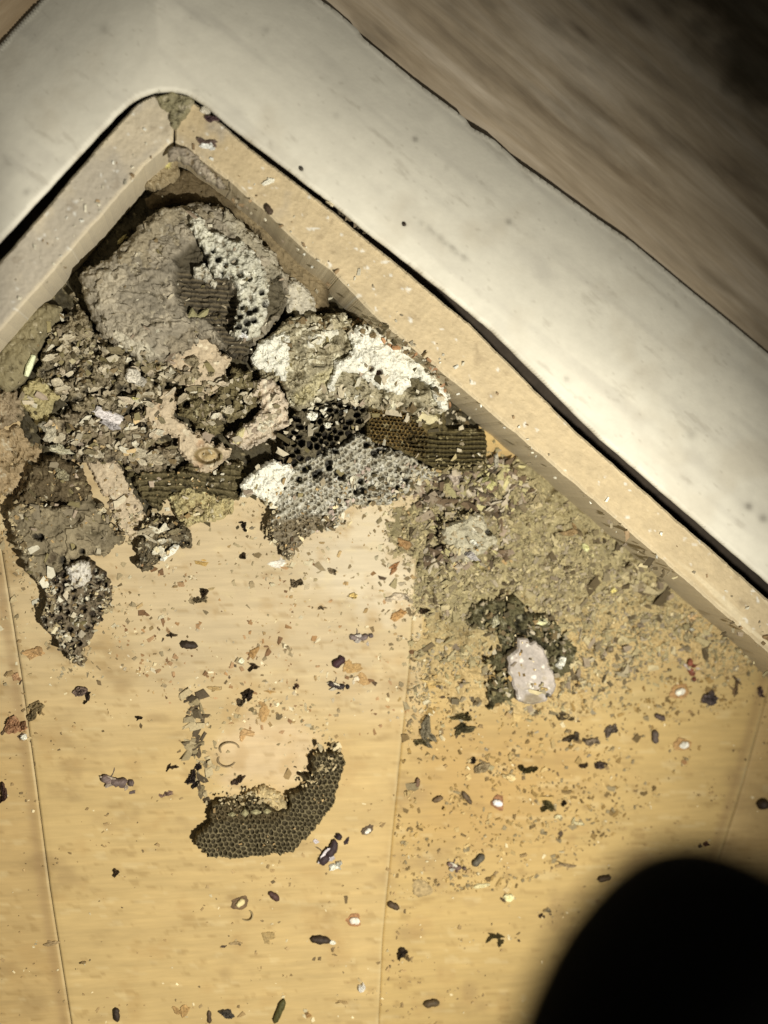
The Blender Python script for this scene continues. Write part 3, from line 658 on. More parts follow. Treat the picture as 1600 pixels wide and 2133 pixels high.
# 11 black open cells
t = thing('comb_fragment', 680, 880, 'blackened comb fragment with open cells standing between the two white-crusted fragments', 'comb')
bc = [(604, 880), (622, 850), (650, 822), (690, 800), (720, 786), (770, 796), (772, 838), (764, 880), (730, 906), (700, 925), (640, 962), (606, 966), (576, 956), (590, 920)]
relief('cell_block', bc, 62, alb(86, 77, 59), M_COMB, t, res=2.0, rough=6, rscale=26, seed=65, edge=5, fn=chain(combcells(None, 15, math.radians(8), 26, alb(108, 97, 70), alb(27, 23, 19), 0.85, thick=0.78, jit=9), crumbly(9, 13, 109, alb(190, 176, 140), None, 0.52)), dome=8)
fx, fy = scatter([(640, 840), (740, 790), (770, 830), (720, 880), (650, 900)], 46, 9)
f = flakes('pale_crumb', fx, fy, RNG.uniform(3.9, 10.2, len(fx)), [PALE, CREAM, WHITE, GREY], None, t, seed=9, tilt=.8); tag(f, kind='stuff')
# 12 striped comb on the right
t = thing('comb_fragment', 900, 910, 'dark olive comb fragment with rows of cells seen edge-on like stripes, by the right rail', 'comb')
def rowfn(X, Y, D, H, C):
    reg = [(845, 905), (930, 896), (1020, 890), (1020, 985), (930, 992), (860, 945)]
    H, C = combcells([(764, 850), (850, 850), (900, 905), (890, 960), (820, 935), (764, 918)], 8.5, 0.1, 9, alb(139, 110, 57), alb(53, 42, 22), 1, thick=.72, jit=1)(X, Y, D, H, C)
    H, C = ridges(9.5, math.radians(1.5), 9, reg, alb(118, 104, 62), alb(46, 39, 22), 28, 2.4)(X, Y, D, H, C)
    H, C = crumbly(5, 14, 311, alb(158, 144, 102), alb(52, 44, 26), .34, .3)(X, Y, D, H, C)
    k = sstep(0, 6, sdist(X, Y, reg)); z = 0.5 + 0.5 * np.cos(X / 8.0 * 2 * math.pi); H = H - 3 * z * k; C = C * (1 - 0.15 * z * k)[..., None]
    return H, C
relief('cell_rows', [(766, 838), (800, 826), (860, 838), (925, 850), (932, 896), (1012, 892), (1018, 930), (1014, 982), (940, 986), (890, 966), (840, 940), (790, 922), (766, 916)], 54, alb(104, 91, 55), M_COMB, t, res=2.0, rough=4, rscale=30, seed=66, edge=3, fn=rowfn)
relief('pale_shard', [(862, 868), (880, 858), (908, 864), (914, 876), (896, 884), (872, 880)], 66, alb(207, 192, 144), M_PAPER, t, res=2, rough=2, seed=67, edge=2, z0=45, bevel=3)
fx, fy = scatter([(770, 830), (930, 850), (1000, 880), (960, 892), (840, 880)], 60, 10)
f = flakes('crumb', fx, fy, RNG.uniform(3.9, 10.9, len(fx)), [PALE, BROWN, DARK, GREY], None, t, seed=10); tag(f, kind='stuff')
# 13 lower white/grey comb with holes
t = thing('comb_fragment', 700, 1020, 'grey ridged comb fragment with black round holes and a white crusted left end', 'comb')
h13 = [(585, 957), (613, 965), (635, 978), (644, 973), (658, 989), (664, 984), (700, 940), (686, 965), (686, 975), (623, 1000), (703, 986), (711, 992), (765, 927), (790, 939), (780, 945), (800, 939), (753, 1002), (745, 1024), (757, 1022), (774, 1048), (829, 1017), (845, 1002), (589, 1015), (571, 1036), (824, 1041)]
g13 = [(540, 985), (576, 962), (610, 968), (650, 952), (700, 932), (748, 902), (768, 908), (800, 934), (850, 946), (886, 966), (925, 985), (908, 998), (862, 1002), (852, 1024), (812, 1052), (770, 1056), (738, 1050), (704, 1078), (704, 1098), (668, 1104), (636, 1124), (622, 1140), (606, 1166), (588, 1162), (590, 1138), (562, 1130), (560, 1098), (572, 1066), (550, 1040)]
relief('cell_sheet', g13, 46, alb(176, 164, 134), M_COMB, t, res=2.0, rough=9, rscale=22, seed=68, edge=7, edge_scale=12, dome=10,
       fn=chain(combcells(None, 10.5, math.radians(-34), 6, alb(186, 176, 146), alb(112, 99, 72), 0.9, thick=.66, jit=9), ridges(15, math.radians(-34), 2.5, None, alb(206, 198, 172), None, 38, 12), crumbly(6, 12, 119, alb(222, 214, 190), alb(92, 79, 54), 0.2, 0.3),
                patch([(556, 1092), (640, 1066), (700, 1076), (700, 1104), (620, 1170), (560, 1140)], alb(117, 99, 66), 0.8, 8, 12), holes(h13, 6.5, 24)))
relief('white_crust', [(500, 1012), (514, 990), (540, 972), (572, 954), (588, 966), (606, 966), (612, 984), (600, 1010), (588, 1024), (572, 1052), (556, 1054), (540, 1036), (518, 1030), (504, 1034)], 64, alb(236, 228, 200), M_CRUST, t, res=2.2, rough=9, rscale=16, seed=69, edge=5, z0=0, fn=crumbly(5, 10, 129, WHITE, alb(198, 187, 151), 0.1, 0.34), edge_scale=9, bevel=6)
fx, fy = scatter([(740, 980), (860, 960), (930, 985), (850, 1040), (760, 1060), (700, 1100), (640, 1120)], 110, 12)
f = flakes('crumb', fx, fy, RNG.uniform(3.2, 9.5, len(fx)), [PALE, BROWN, DARK, GREY, CREAM, alb(190, 168, 144)], None, t, seed=12); tag(f, kind='stuff')
# 14 olive blocks
tag(relief('comb_lump', [(268, 988), (300, 980), (360, 984), (398, 966), (440, 985), (476, 962), (504, 962), (508, 1000), (492, 1044), (440, 1030), (390, 1016), (356, 1024), (338, 1066), (318, 1062), (290, 1028)], 40, alb(95, 84, 53), M_COMB, None, res=2.2, rough=9, rscale=22, seed=71, edge=9, edge_scale=12,
       fn=chain(ridges(14, math.radians(3), 7, None, alb(124, 110, 74), None, 48, 10), crumbly(5, 12, 139, alb(154, 139, 101), alb(47, 40, 26), .42, .3))), 'dark olive layered comb lump below the brown crater', 'comb')
tag(relief('comb_lump', [(58, 985), (80, 966), (112, 950), (158, 966), (180, 1000), (190, 1036), (150, 1050), (100, 1048), (44, 1056), (20, 1050), (50, 1020)], 46, alb(99, 84, 57), M_COMB, None, res=2.5, rough=11, rscale=22, seed=72, edge=10, edge_scale=12,
       fn=crumbly(9, 15, 149, alb(168, 150, 109), alb(44, 38, 24), .34, .22)), 'dark brown knobbly comb lump above the grey slab at left', 'comb')
# 15 left slab and tip
tag(relief('nest_slab', [(12, 1068), (30, 1052), (90, 1056), (150, 1050), (184, 1030), (206, 1052), (232, 1090), (262, 1122), (240, 1140), (214, 1160), (168, 1160), (130, 1176), (110, 1216), (84, 1216), (52, 1186), (38, 1148), (24, 1110)], 44, alb(141, 126, 94), M_PAPER, None, res=2.5, rough=5, rscale=30, seed=73, edge=8, edge_scale=14, dome=6,
       fn=chain(ridges(31, math.radians(-15), 2.5, None, None, None, 77, 22), cracks(60, 633), crumbly(5, 18, 159, alb(179, 163, 125), alb(80, 66, 46), .42, .32), holes([(74, 1118), (84, 1120), (152, 1138), (170, 1150), (130, 1168)], 7, 18))), 'smooth grey-brown slab of papery nest at the left of the floor', 'nest slab')
t = thing('comb_fragment', 150, 1290, 'dark pointed comb fragment with pale speckled crust, lowest of the left-hand remains', 'comb')
relief('comb_body', [(94, 1216), (126, 1192), (140, 1172), (180, 1166), (212, 1190), (228, 1216), (232, 1262), (214, 1290), (196, 1312), (188, 1336), (172, 1352), (170, 1392), (148, 1384), (122, 1350), (102, 1316), (82, 1300), (80, 1282), (96, 1262)], 44, alb(97, 84, 61), M_COMB, t, res=2.2, rough=8, rscale=20, seed=74, edge=7, edge_scale=12,
       fn=chain(combcells(None, 19, 0.4, 12, alb(126, 110, 83), alb(47, 38, 29), 0.75, thick=.66), crumbly(6, 12, 169, alb(212, 201, 168), alb(42, 33, 24), .26, .28)))
relief('white_crust', [(134, 1186), (160, 1166), (184, 1172), (190, 1200), (172, 1226), (150, 1222)], 58, alb(212, 201, 177), M_CRUST, t, res=2.2, rough=7, rscale=13, seed=75, edge=5, z0=20, fn=crumbly(5, 10, 179, CREAM, BROWN, .2, .25), edge_scale=9)
fx, fy = scatter([(96, 1216), (225, 1200), (230, 1260), (190, 1330), (160, 1390), (100, 1310)], 120, 13)
f = flakes('crumb', fx, fy, RNG.uniform(3.2, 8.8, len(fx)), [PALE, BROWN, DARK, GREY, CREAM], None, t, seed=13, tilt=.8); tag(f, kind='stuff')
# 16 small clump
t = thing('comb_lump', 340, 1130, 'small dark and grey knotted clump just below the olive block', 'comb')
relief('lump', [(284, 1172), (288, 1128), (306, 1092), (318, 1074), (352, 1082), (380, 1086), (396, 1112), (402, 1136), (384, 1140), (352, 1148), (330, 1172), (312, 1190), (300, 1186)], 38, alb(110, 97, 70), M_COMB, t, res=2.2, rough=11, rscale=16, seed=76, edge=10, edge_scale=12, fn=crumbly(10, 13, 189, alb(187, 176, 144), alb(40, 33, 24), .3, .18))
relief('white_chip', [(330, 1166), (344, 1150), (362, 1134), (376, 1136), (362, 1152), (342, 1168)], 50, WHITE, M_CRUST, t, res=2, rough=4, rscale=9, seed=77, edge=3, z0=20, bevel=3)
tag(relief('crumb_heap', [(346, 1040), (372, 1014), (404, 1012), (450, 1024), (488, 1040), (494, 1064), (462, 1078), (420, 1092), (390, 1096), (366, 1072)], 26, alb(185, 168, 116), M_CRUMB, None, res=2.2, rough=12, rscale=16, seed=78, edge=7, fn=crumbly(9, 12, 199, alb(229, 216, 155), BROWN, .28, .2)),
    'low heap of cream and yellowish crumbs beside the knotted clump', 'debris heap')
# 17 crescent comb
t = thing('comb_fragment', 560, 1720, 'crescent of thin olive-brown comb with fine cells lying alone on the open floor', 'comb')
K = [(406, 1752), (420, 1734), (436, 1720), (438, 1700), (442, 1680), (467, 1673), (496, 1674), (510, 1690), (520, 1664), (532, 1656), (540, 1672), (556, 1680), (572, 1694), (600, 1690), (606, 1672), (604, 1660), (634, 1648), (642, 1634), (624, 1618), (652, 1620), (650, 1586), (662, 1572), (706, 1570), (724, 1588), (712, 1618),
     (704, 1650), (696, 1680), (668, 1714), (636, 1752), (614, 1777), (556, 1785), (488, 1790), (436, 1788), (412, 1770)]
relief('cell_sheet', K, 42, alb(88, 77, 50), M_COMB, t, res=1.8, rough=5, rscale=30, seed=81, edge=4, edge_scale=9, bevel=6,
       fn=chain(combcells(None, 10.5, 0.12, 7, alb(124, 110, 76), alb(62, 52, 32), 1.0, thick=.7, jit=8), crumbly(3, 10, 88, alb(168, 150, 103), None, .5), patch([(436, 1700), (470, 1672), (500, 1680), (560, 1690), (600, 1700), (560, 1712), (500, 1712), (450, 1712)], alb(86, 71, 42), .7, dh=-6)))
for i, (x, y, a, b) in enumerate(((484, 1698, 10, 6), (510, 1696, 9, 8), (533, 1693, 14, 6), (556, 1692, 10, 6))):
    relief('wax_grain', [(x - a, y), (x, y - b), (x + a, y), (x, y + b)], 47, alb(168, 156, 110), M_CRUMB, t, res=1.6, rough=2, seed=82 + i, edge=1, z0=15, bevel=4)
relief('broken_edge', [(500, 1672), (520, 1652), (552, 1640), (575, 1650), (600, 1672), (606, 1690), (590, 1700), (570, 1690), (545, 1672), (525, 1664), (508, 1688)], 22, alb(198, 174, 122), M_CRUMB, t, res=2, rough=7, rscale=12, seed=87, edge=5, fn=crumbly(5, 9, 3, PALE, BROWN), edge_scale=9)

# 18 clump around the big grey chip
t = thing('debris_clump', 1090, 1350, 'dark olive clump of crumbs curled around the large pale grey chip on the right', 'debris clump')
CLP = [(972, 1300), (982, 1268), (1012, 1256), (1084, 1244), (1128, 1280), (1204, 1350), (1182, 1410), (1158, 1414), (1078, 1440), (1020, 1478), (1014, 1376), (1036, 1318)]
relief('clump', [(972, 1300), (982, 1268), (1012, 1256), (1050, 1250), (1084, 1244), (1092, 1272), (1128, 1280), (1160, 1300), (1180, 1330), (1204, 1350), (1200, 1384), (1182, 1410), (1158, 1414), (1130, 1380), (1098, 1360), (1076, 1392), (1078, 1440), (1058, 1462), (1020, 1478), (1014, 1430), (1036, 1400), (1014, 1376), (1046, 1354), (1036, 1318), (1004, 1314)],
       32, alb(99, 91, 59), M_CRUMB, t, res=2.2, rough=13, rscale=18, seed=91, edge=7, fn=crumbly(10, 14, 209, alb(174, 163, 125), alb(42, 38, 26), .32, .16))
fx, fy = scatter([(972, 1300), (1084, 1246), (1204, 1350), (1180, 1410), (1050, 1470), (1014, 1430)], 210, 14)
f = flakes('crumb', fx, fy, RNG.uniform(3.9, 11.6, len(fx)), [PALE, BROWN, DARK, GREY, OLIVE, DARK], None, t, seed=14, tilt=.8); tag(f, kind='stuff')
CH = [(1081, 1329), (1100, 1331), (1106, 1340), (1119, 1336), (1134, 1350), (1145, 1380), (1154, 1408), (1162, 1427), (1152, 1446), (1137, 1464), (1109, 1470), (1081, 1462), (1070, 1427), (1061, 1399), (1062, 1384), (1057, 1369), (1077, 1354)]
tag(relief('grey_chip', CH, 60, alb(184, 170, 150), M_PAPER, None, res=2.2, rough=3, rscale=30, seed=92, edge=2.5, z0=16, bevel=5, fn=chain(crumbly(2, 14, 5, alb(240, 229, 203), alb(179, 163, 133), .3, .3),
    patch([(1096, 1446), (1120, 1440), (1130, 1458), (1108, 1475), (1086, 1466)], alb(135, 117, 83), .8), holes([(1142, 1449)], 6, 10))), 'large pale grey oblong chip on top of the dark clump', 'chip')
# 19 pale cluster by the pile
t = thing('debris_clump', 965, 1110, 'pale grey lumpy clump with a black strip painted as crevice shade along its upper left side', 'debris clump')
relief('clump', [(918, 1118), (930, 1094), (958, 1086), (976, 1076), (1000, 1068), (1012, 1086), (1028, 1108), (1042, 1130), (1012, 1146), (994, 1160), (976, 1174), (956, 1160), (930, 1142)], 52, alb(187, 176, 142), M_PAPER, t, res=2.2, rough=10, rscale=20, seed=93, edge=6, fn=chain(crumbly(7, 14, 219, alb(227, 216, 183), alb(108, 95, 66), .34, .26), holes([(1026, 1104), (1018, 1110)], 6, 12)))
relief('crevice_shade', [(908, 1124), (912, 1096), (926, 1074), (958, 1068), (984, 1060), (1002, 1064), (984, 1078), (952, 1086), (934, 1096), (924, 1124), (922, 1140)], 27, alb(40, 34, 25), M_COMB, t, res=2.2, rough=5, seed=94, edge=4)  # raised black strip standing in for the shade in the crevice

# ------------------------------------------------------------------ the field of gnawed dust on the right
M = [(905, 990), (960, 985), (1022, 972), (1030, 930), (1080, 960), (1110, 935), (1230, 1035), (1345, 1130), (1465, 1230), (1560, 1310), (1610, 1370), (1500, 1420), (1400, 1390), (1290, 1440), (1240, 1500), (1100, 1500), (1010, 1480), (950, 1500), (905, 1440), (872, 1470), (896, 1400), (850, 1350), (905, 1290), (838, 1230), (874, 1180), (812, 1150), (790, 1080), (850, 1050), (890, 1020)]
def mfn(X, Y, D, H, C):
    H = H * sstep(-2, 60, D) * 0.75 + 2
    H, C = crumbly(6, 15, 229, alb(196, 178, 122), alb(110, 92, 54), .34, .26)(X, Y, D, H, C)
    C = blend(C, alb(198, 168, 110), 0.9 * sstep(1180, 1420, Y + 0.15 * (X - 1100) + 60 * fbm(X, Y, 60, 9)))
    rd = np.abs((X - 1103) * 0.633 - (Y - 950) * 0.774)
    H = H + (14 + 12 * fbm(X, Y, 46, 702, 3)) * np.exp(-(rd / 55.0)) * (X > 1030) + 7 * np.clip(fbm(X, Y, 42, 703, 3), -1, 1)
    H = H * sstep(-4, 24, D + 20 * fbm(X, Y, 30, 77)) 
    return H, C
# the field is one uncountable layer
o = relief('gnawed_dust', M, 13, alb(156, 141, 98), M_CRUMB, None, res=2.6, rough=11, rscale=24, seed=95, edge=26, edge_scale=38, fn=mfn, cvar=0.3)
tag(o, 'olive-tan gnawed dust spread below the right rail', 'dust', kind='stuff')
def dens(x, y):
    d = sdist(x, y, M); hole = (sdist(x, y, CH) > -6) | (sdist(x, y, CLP) > 2) | (sdist(x, y, [(918, 1118), (930, 1094), (976, 1076), (1012, 1080), (1042, 1130), (976, 1174), (930, 1142)]) > 0)
    return (~hole) * (0.25 + 0.75 * sstep(.35, .6, vn(x / 55, y / 38, 12) * .6 + vn(x / 18, y / 14, 13) * .4)) * np.clip(0.3 + d / 140.0, 0.03, 1) * np.clip(1.5 - (y - 1000) / 380.0, 0.12, 1)
fx, fy = scatter([(880, 960), (1030, 930), (1600, 1400), (1560, 1480), (1300, 1600), (820, 1600), (790, 1300), (780, 1080)], 7000, 15, dens)
cs = [alb(166, 150, 104), alb(176, 158, 110), alb(154, 138, 96), alb(136, 120, 84), alb(162, 146, 102), alb(186, 168, 120), alb(164, 148, 116), alb(146, 130, 94)]
o = flakes('gnawed_flakes', fx, fy, np.random.default_rng(4).gamma(2.0, 1.3, 7000) + 1.6, cs, None, None, seed=15, flat=.4, tilt=.35, elong=2.2, zoff=0.05)
tag(o, 'loose olive and tan flakes strewn over the gnawed dust', 'dust', kind='stuff')
fx, fy = scatter([(830, 1400), (1300, 1400), (1560, 1420), (1400, 1640), (1250, 1760), (1050, 1860), (820, 1860)], 1500, 41, lambda x, y: 0.1 + 0.9 * sstep(.42, .66, vn(x / 48, y / 30, 21) * .6 + vn(x / 16, y / 12, 23) * .4))
o = flakes('amber_dust', fx, fy, np.random.default_rng(41).gamma(1.9, 1.6, 1500) + 1.2, [alb(150, 120, 66), alb(176, 144, 84), alb(122, 98, 56), alb(194, 164, 104), alb(142, 124, 86)], None, None, seed=42, flat=.3, tilt=.25, zoff=.1)
tag(o, 'amber-brown dust smeared over the golden patch of floor', 'dust', kind='stuff')
fx, fy = scatter(M, 520, 51, lambda x, y: 0.05 + 0.95 * sstep(.45, .7, vn(x / 50, y / 34, 61) * .6 + vn(x / 17, y / 13, 63) * .4) * (sdist(x, y, CLP) < 0) * (sdist(x, y, M) > 14))
o = flakes('coarse_crumbs', fx, fy, np.random.default_rng(51).gamma(3.0, 1.8, 520) + 2.5, [alb(168, 152, 116), alb(134, 118, 86), alb(108, 92, 62), alb(188, 170, 124), alb(150, 132, 104), alb(92, 78, 52)], M_PAPER, None, seed=52, flat=.4, tilt=.35, elong=2.0, zoff=.1)
tag(o, 'coarser grey-brown crumbs in drifts over the gnawed dust', 'debris', kind='stuff')
fx, fy = scatter([(240, 1180), (860, 1120), (860, 1520), (720, 1540), (380, 1500), (240, 1400)], 800, 71, lambda x, y: 0.08 + 0.92 * sstep(.48, .72, vn(x / 44, y / 26, 81) * .6 + vn(x / 14, y / 10, 83) * .4))
o = flakes('brown_crumbs', fx, fy, np.random.default_rng(71).gamma(2.2, 1.5, 800) + 1.5, [alb(168, 128, 80), alb(130, 96, 60), alb(222, 204, 160), alb(150, 130, 92), alb(180, 142, 96), alb(196, 176, 136)], None, None, seed=72, flat=.3, tilt=.25, zoff=.1)
tag(o, 'small brown and whitish crumbs drifting over the pale middle floor', 'dust', kind='stuff')
# tumbled bigger bits between the crescent gap and striped comb
fx, fy = scatter([(850, 1010), (930, 985), (1020, 960), (1080, 960), (1110, 1020), (1060, 1080), (1060, 1170), (960, 1190), (870, 1180), (900, 1100)], 420, 16, lambda x, y: (sdist(x, y, [(905, 1124), (912, 1070), (1010, 1058), (1042, 1130), (976, 1174)]) < 0) * 1.0)
o = flakes('mixed_flakes', fx, fy, np.random.default_rng(5).uniform(5, 15, 420), [alb(176, 160, 130), alb(150, 130, 104), alb(112, 92, 66), alb(200, 184, 150), alb(130, 116, 80), alb(190, 176, 120), alb(90, 76, 56)], M_PAPER, None, seed=16, flat=.22, tilt=.55, elong=2.4)
tag(o, 'larger pinkish and grey flakes tumbled below the striped comb', 'debris', kind='stuff')
# dust sprinkled all over floor, rails and comb
fx, fy = scatter([(-20, 950), (880, 1000), (1500, 1350), (1600, 1450), (1600, 2140), (-20, 2140)], 2600, 17, lambda x, y: 0.06 + 0.94 * sstep(0.52, 0.8, vn(x / 70, y / 45, 6) * .7 + vn(x / 24, y / 16, 8) * .4))
o = flakes('floor_specks', fx, fy, np.random.default_rng(6).gamma(1.8, 1.0, 2600) + 0.9, [alb(168, 138, 88), alb(150, 122, 76), alb(226, 204, 152), alb(180, 150, 98), alb(120, 98, 62), alb(176, 144, 92)], None, None, seed=17, flat=.3, tilt=.2)
tag(o, 'fine specks sprinkled over the wooden floor', 'dust', kind='stuff')
r_ = np.random.default_rng(8)
tt = r_.uniform(0, 1, 130); fx = np.where(tt < .3, 20 + tt * 1000, 370 + (tt - .3) * 1760); off = r_.uniform(0, 1, 130)
fy = np.where(tt < .3, 560 - (fx - 20) * 1.05 + 90 * off, 240 + (fx - 370) * 0.862 + 85 * off)
o = flakes('rail_specks', fx, fy, r_.gamma(2, 1.2, 130) + 1.3, [WHITE, CREAM, CREAM, alb(160, 132, 92), GREY], None, None, seed=18, flat=.4, tilt=.3, z=WALL + 1)
tag(o, 'pale and brown specks lying on the timber rails', 'dust', kind='stuff')
fx, fy = scatter([(130, 560), (420, 340), (700, 600), (940, 800), (1010, 960), (800, 1060), (600, 1150), (400, 1090), (250, 1130), (20, 1060), (20, 830)], 500, 19)
o = flakes('nest_flakes', fx, fy, np.random.default_rng(9).gamma(2.0, 1.1, 500) + 1.6, [PALE, GREY, BROWN, OLIVE, DARK, CREAM, alb(160, 140, 112)], None, None, seed=19, flat=.3, tilt=.5, elong=2.2)
tag(o, 'small flakes caught all over the comb remains', 'debris', kind='stuff')
# dust that fades out from the foot of the pile
def footd(x, y):
    d = -np.maximum(sdist(x, y, bed), np.maximum(sdist(x, y, g13), sdist(x, y, [(12, 1068), (184, 1030), (262, 1122), (214, 1290), (165, 1392), (90, 1216)])))
    d = np.minimum(d, -sdist(x, y, M))
    return (d > -8) * np.exp(-np.clip(d, 0, 500) / 42.0) * (0.25 + 0.75 * (vn(x / 20, y / 14, 3) > .45))
fx, fy = scatter([(-20, 1040), (300, 1060), (560, 1040), (700, 1070), (880, 980), (900, 1500), (700, 1400), (300, 1400), (-20, 1450)], 2300, 31, footd)
o = flakes('foot_dust', fx, fy, np.random.default_rng(31).gamma(1.8, 1.3, 2300) + 1.1, [alb(176, 156, 112), alb(152, 134, 96), alb(206, 190, 148), alb(128, 108, 72), alb(190, 168, 122)], None, None, seed=31, flat=.35, tilt=.3, zoff=.1)
tag(o, 'pale dust and fine crumbs fading out from the foot of the pile', 'dust', kind='stuff')
fx, fy = scatter([(420, 1490), (520, 1440), (660, 1470), (720, 1560), (700, 1600), (600, 1660), (520, 1680), (440, 1690), (400, 1560)], 420, 32, lambda x, y: 0.12 + 0.88 * (np.abs(np.hypot((x - 560) / 135.0, (y - 1570) / 105.0) - 1) < .2))
o = flakes('arc_dust', fx, fy, np.random.default_rng(32).gamma(2, 1.5, 420) + 1.3, [alb(170, 150, 106), alb(206, 186, 140), alb(136, 118, 80), alb(186, 164, 118)], None, None, seed=32, flat=.3, tilt=.3, zoff=.1)
tag(o, 'arc of pale crumbs between the horns of the crescent comb', 'dust', kind='stuff')
fx, fy = scatter([(130, 600), (300, 740), (480, 760), (700, 680), (900, 760), (1010, 900), (1000, 975), (800, 1050), (600, 1150), (400, 1110), (250, 1140), (150, 1380), (90, 1290), (20, 1100), (20, 830)], 160, 22)
o = flakes('torn_flakes', fx, fy, np.random.default_rng(23).gamma(3.0, 1.7, 160) + 4, [PALE, PALE, GREY, OLIVE, DARK, CREAM, alb(170, 150, 122), alb(196, 180, 146)], M_PAPER, None, seed=24, flat=.2, tilt=.45, elong=2.0, zoff=.1)
tag(o, 'torn pale and dark flakes lying loosely across the comb remains', 'debris', kind='stuff')
fx, fy = scatter([(386, 1440), (420, 1440), (440, 1560), (440, 1680), (400, 1640), (386, 1540)], 60, 20)
o = flakes('trail_flakes', fx, fy, np.random.default_rng(10).uniform(5, 16, 60), [alb(150, 132, 92), alb(120, 104, 74), alb(180, 160, 116), alb(84, 70, 48)], None, None, seed=20, flat=.22, tilt=.35, elong=2)
tag(o, 'trail of thin grey-brown flakes leading up from the crescent comb', 'debris', kind='stuff')
# ------------------------------------------------------------------ loose things one by one
SEED = [500]; SPOTS = []
def nxt(): SEED[0] += 1; return SEED[0]
def rod(px, py, L, W, deg, col, label, name='dark_pellet', cat='pellet', group=None, bend=0.0, taper=0.25, z=None, parent=None, hgt=0.9, mat=None):
    """a rounded lumpy pellet: rings of eight along a slightly bent axis"""
    s = nxt(); r = np.random.default_rng(s); n = 9; k = 10
    z0 = float(surf(np.array([px]), np.array([py]))[0]) if z is None else z * S
    cx, cy = U(px, py, z0 + W * 0.4 * S)
    a = -math.radians(deg); V = []
    for i in range(n):
        t = i / (n - 1) * 2 - 1
        rad = W / 2 * (max(0.0, 1 - abs(t) ** 6) ** 0.5 * (1 - taper * t * t) + 0.02) * (1 + r.uniform(-0.14, 0.14))
        u = t * L / 2 * 0.97; v = bend * L * (t * t - 0.3)
        for j in range(k):
            ph = j / k * 2 * math.pi; rr = rad * (1 + r.uniform(-0.13, 0.13))
            lx = u; ly = v + rr * math.cos(ph); lz = W / 2 * hgt + rr * hgt * math.sin(ph)
            V.append((cx + (lx * math.cos(a) - ly * math.sin(a)) * S, cy + (lx * math.sin(a) + ly * math.cos(a)) * S, z0 + max(lz, 0.0) * S + 0.2 * S))
    F = [[i * k + j, i * k + (j + 1) % k, (i + 1) * k + (j + 1) % k, (i + 1) * k + j] for i in range(n - 1) for j in range(k)]
    F = [f[::-1] for f in F]
    F += [list(range(k)), [(n - 1) * k + j for j in range(k)][::-1]]
    V = np.array(V); C = np.tile(np.asarray(col), (len(V), 1)) * r.uniform(0.7, 1.35, (len(V), 1))
    o = mesh(name, V, F, mat or M_PELLET, parent, C, True)
    if parent is None: tag(o, label, cat, group)
    return o
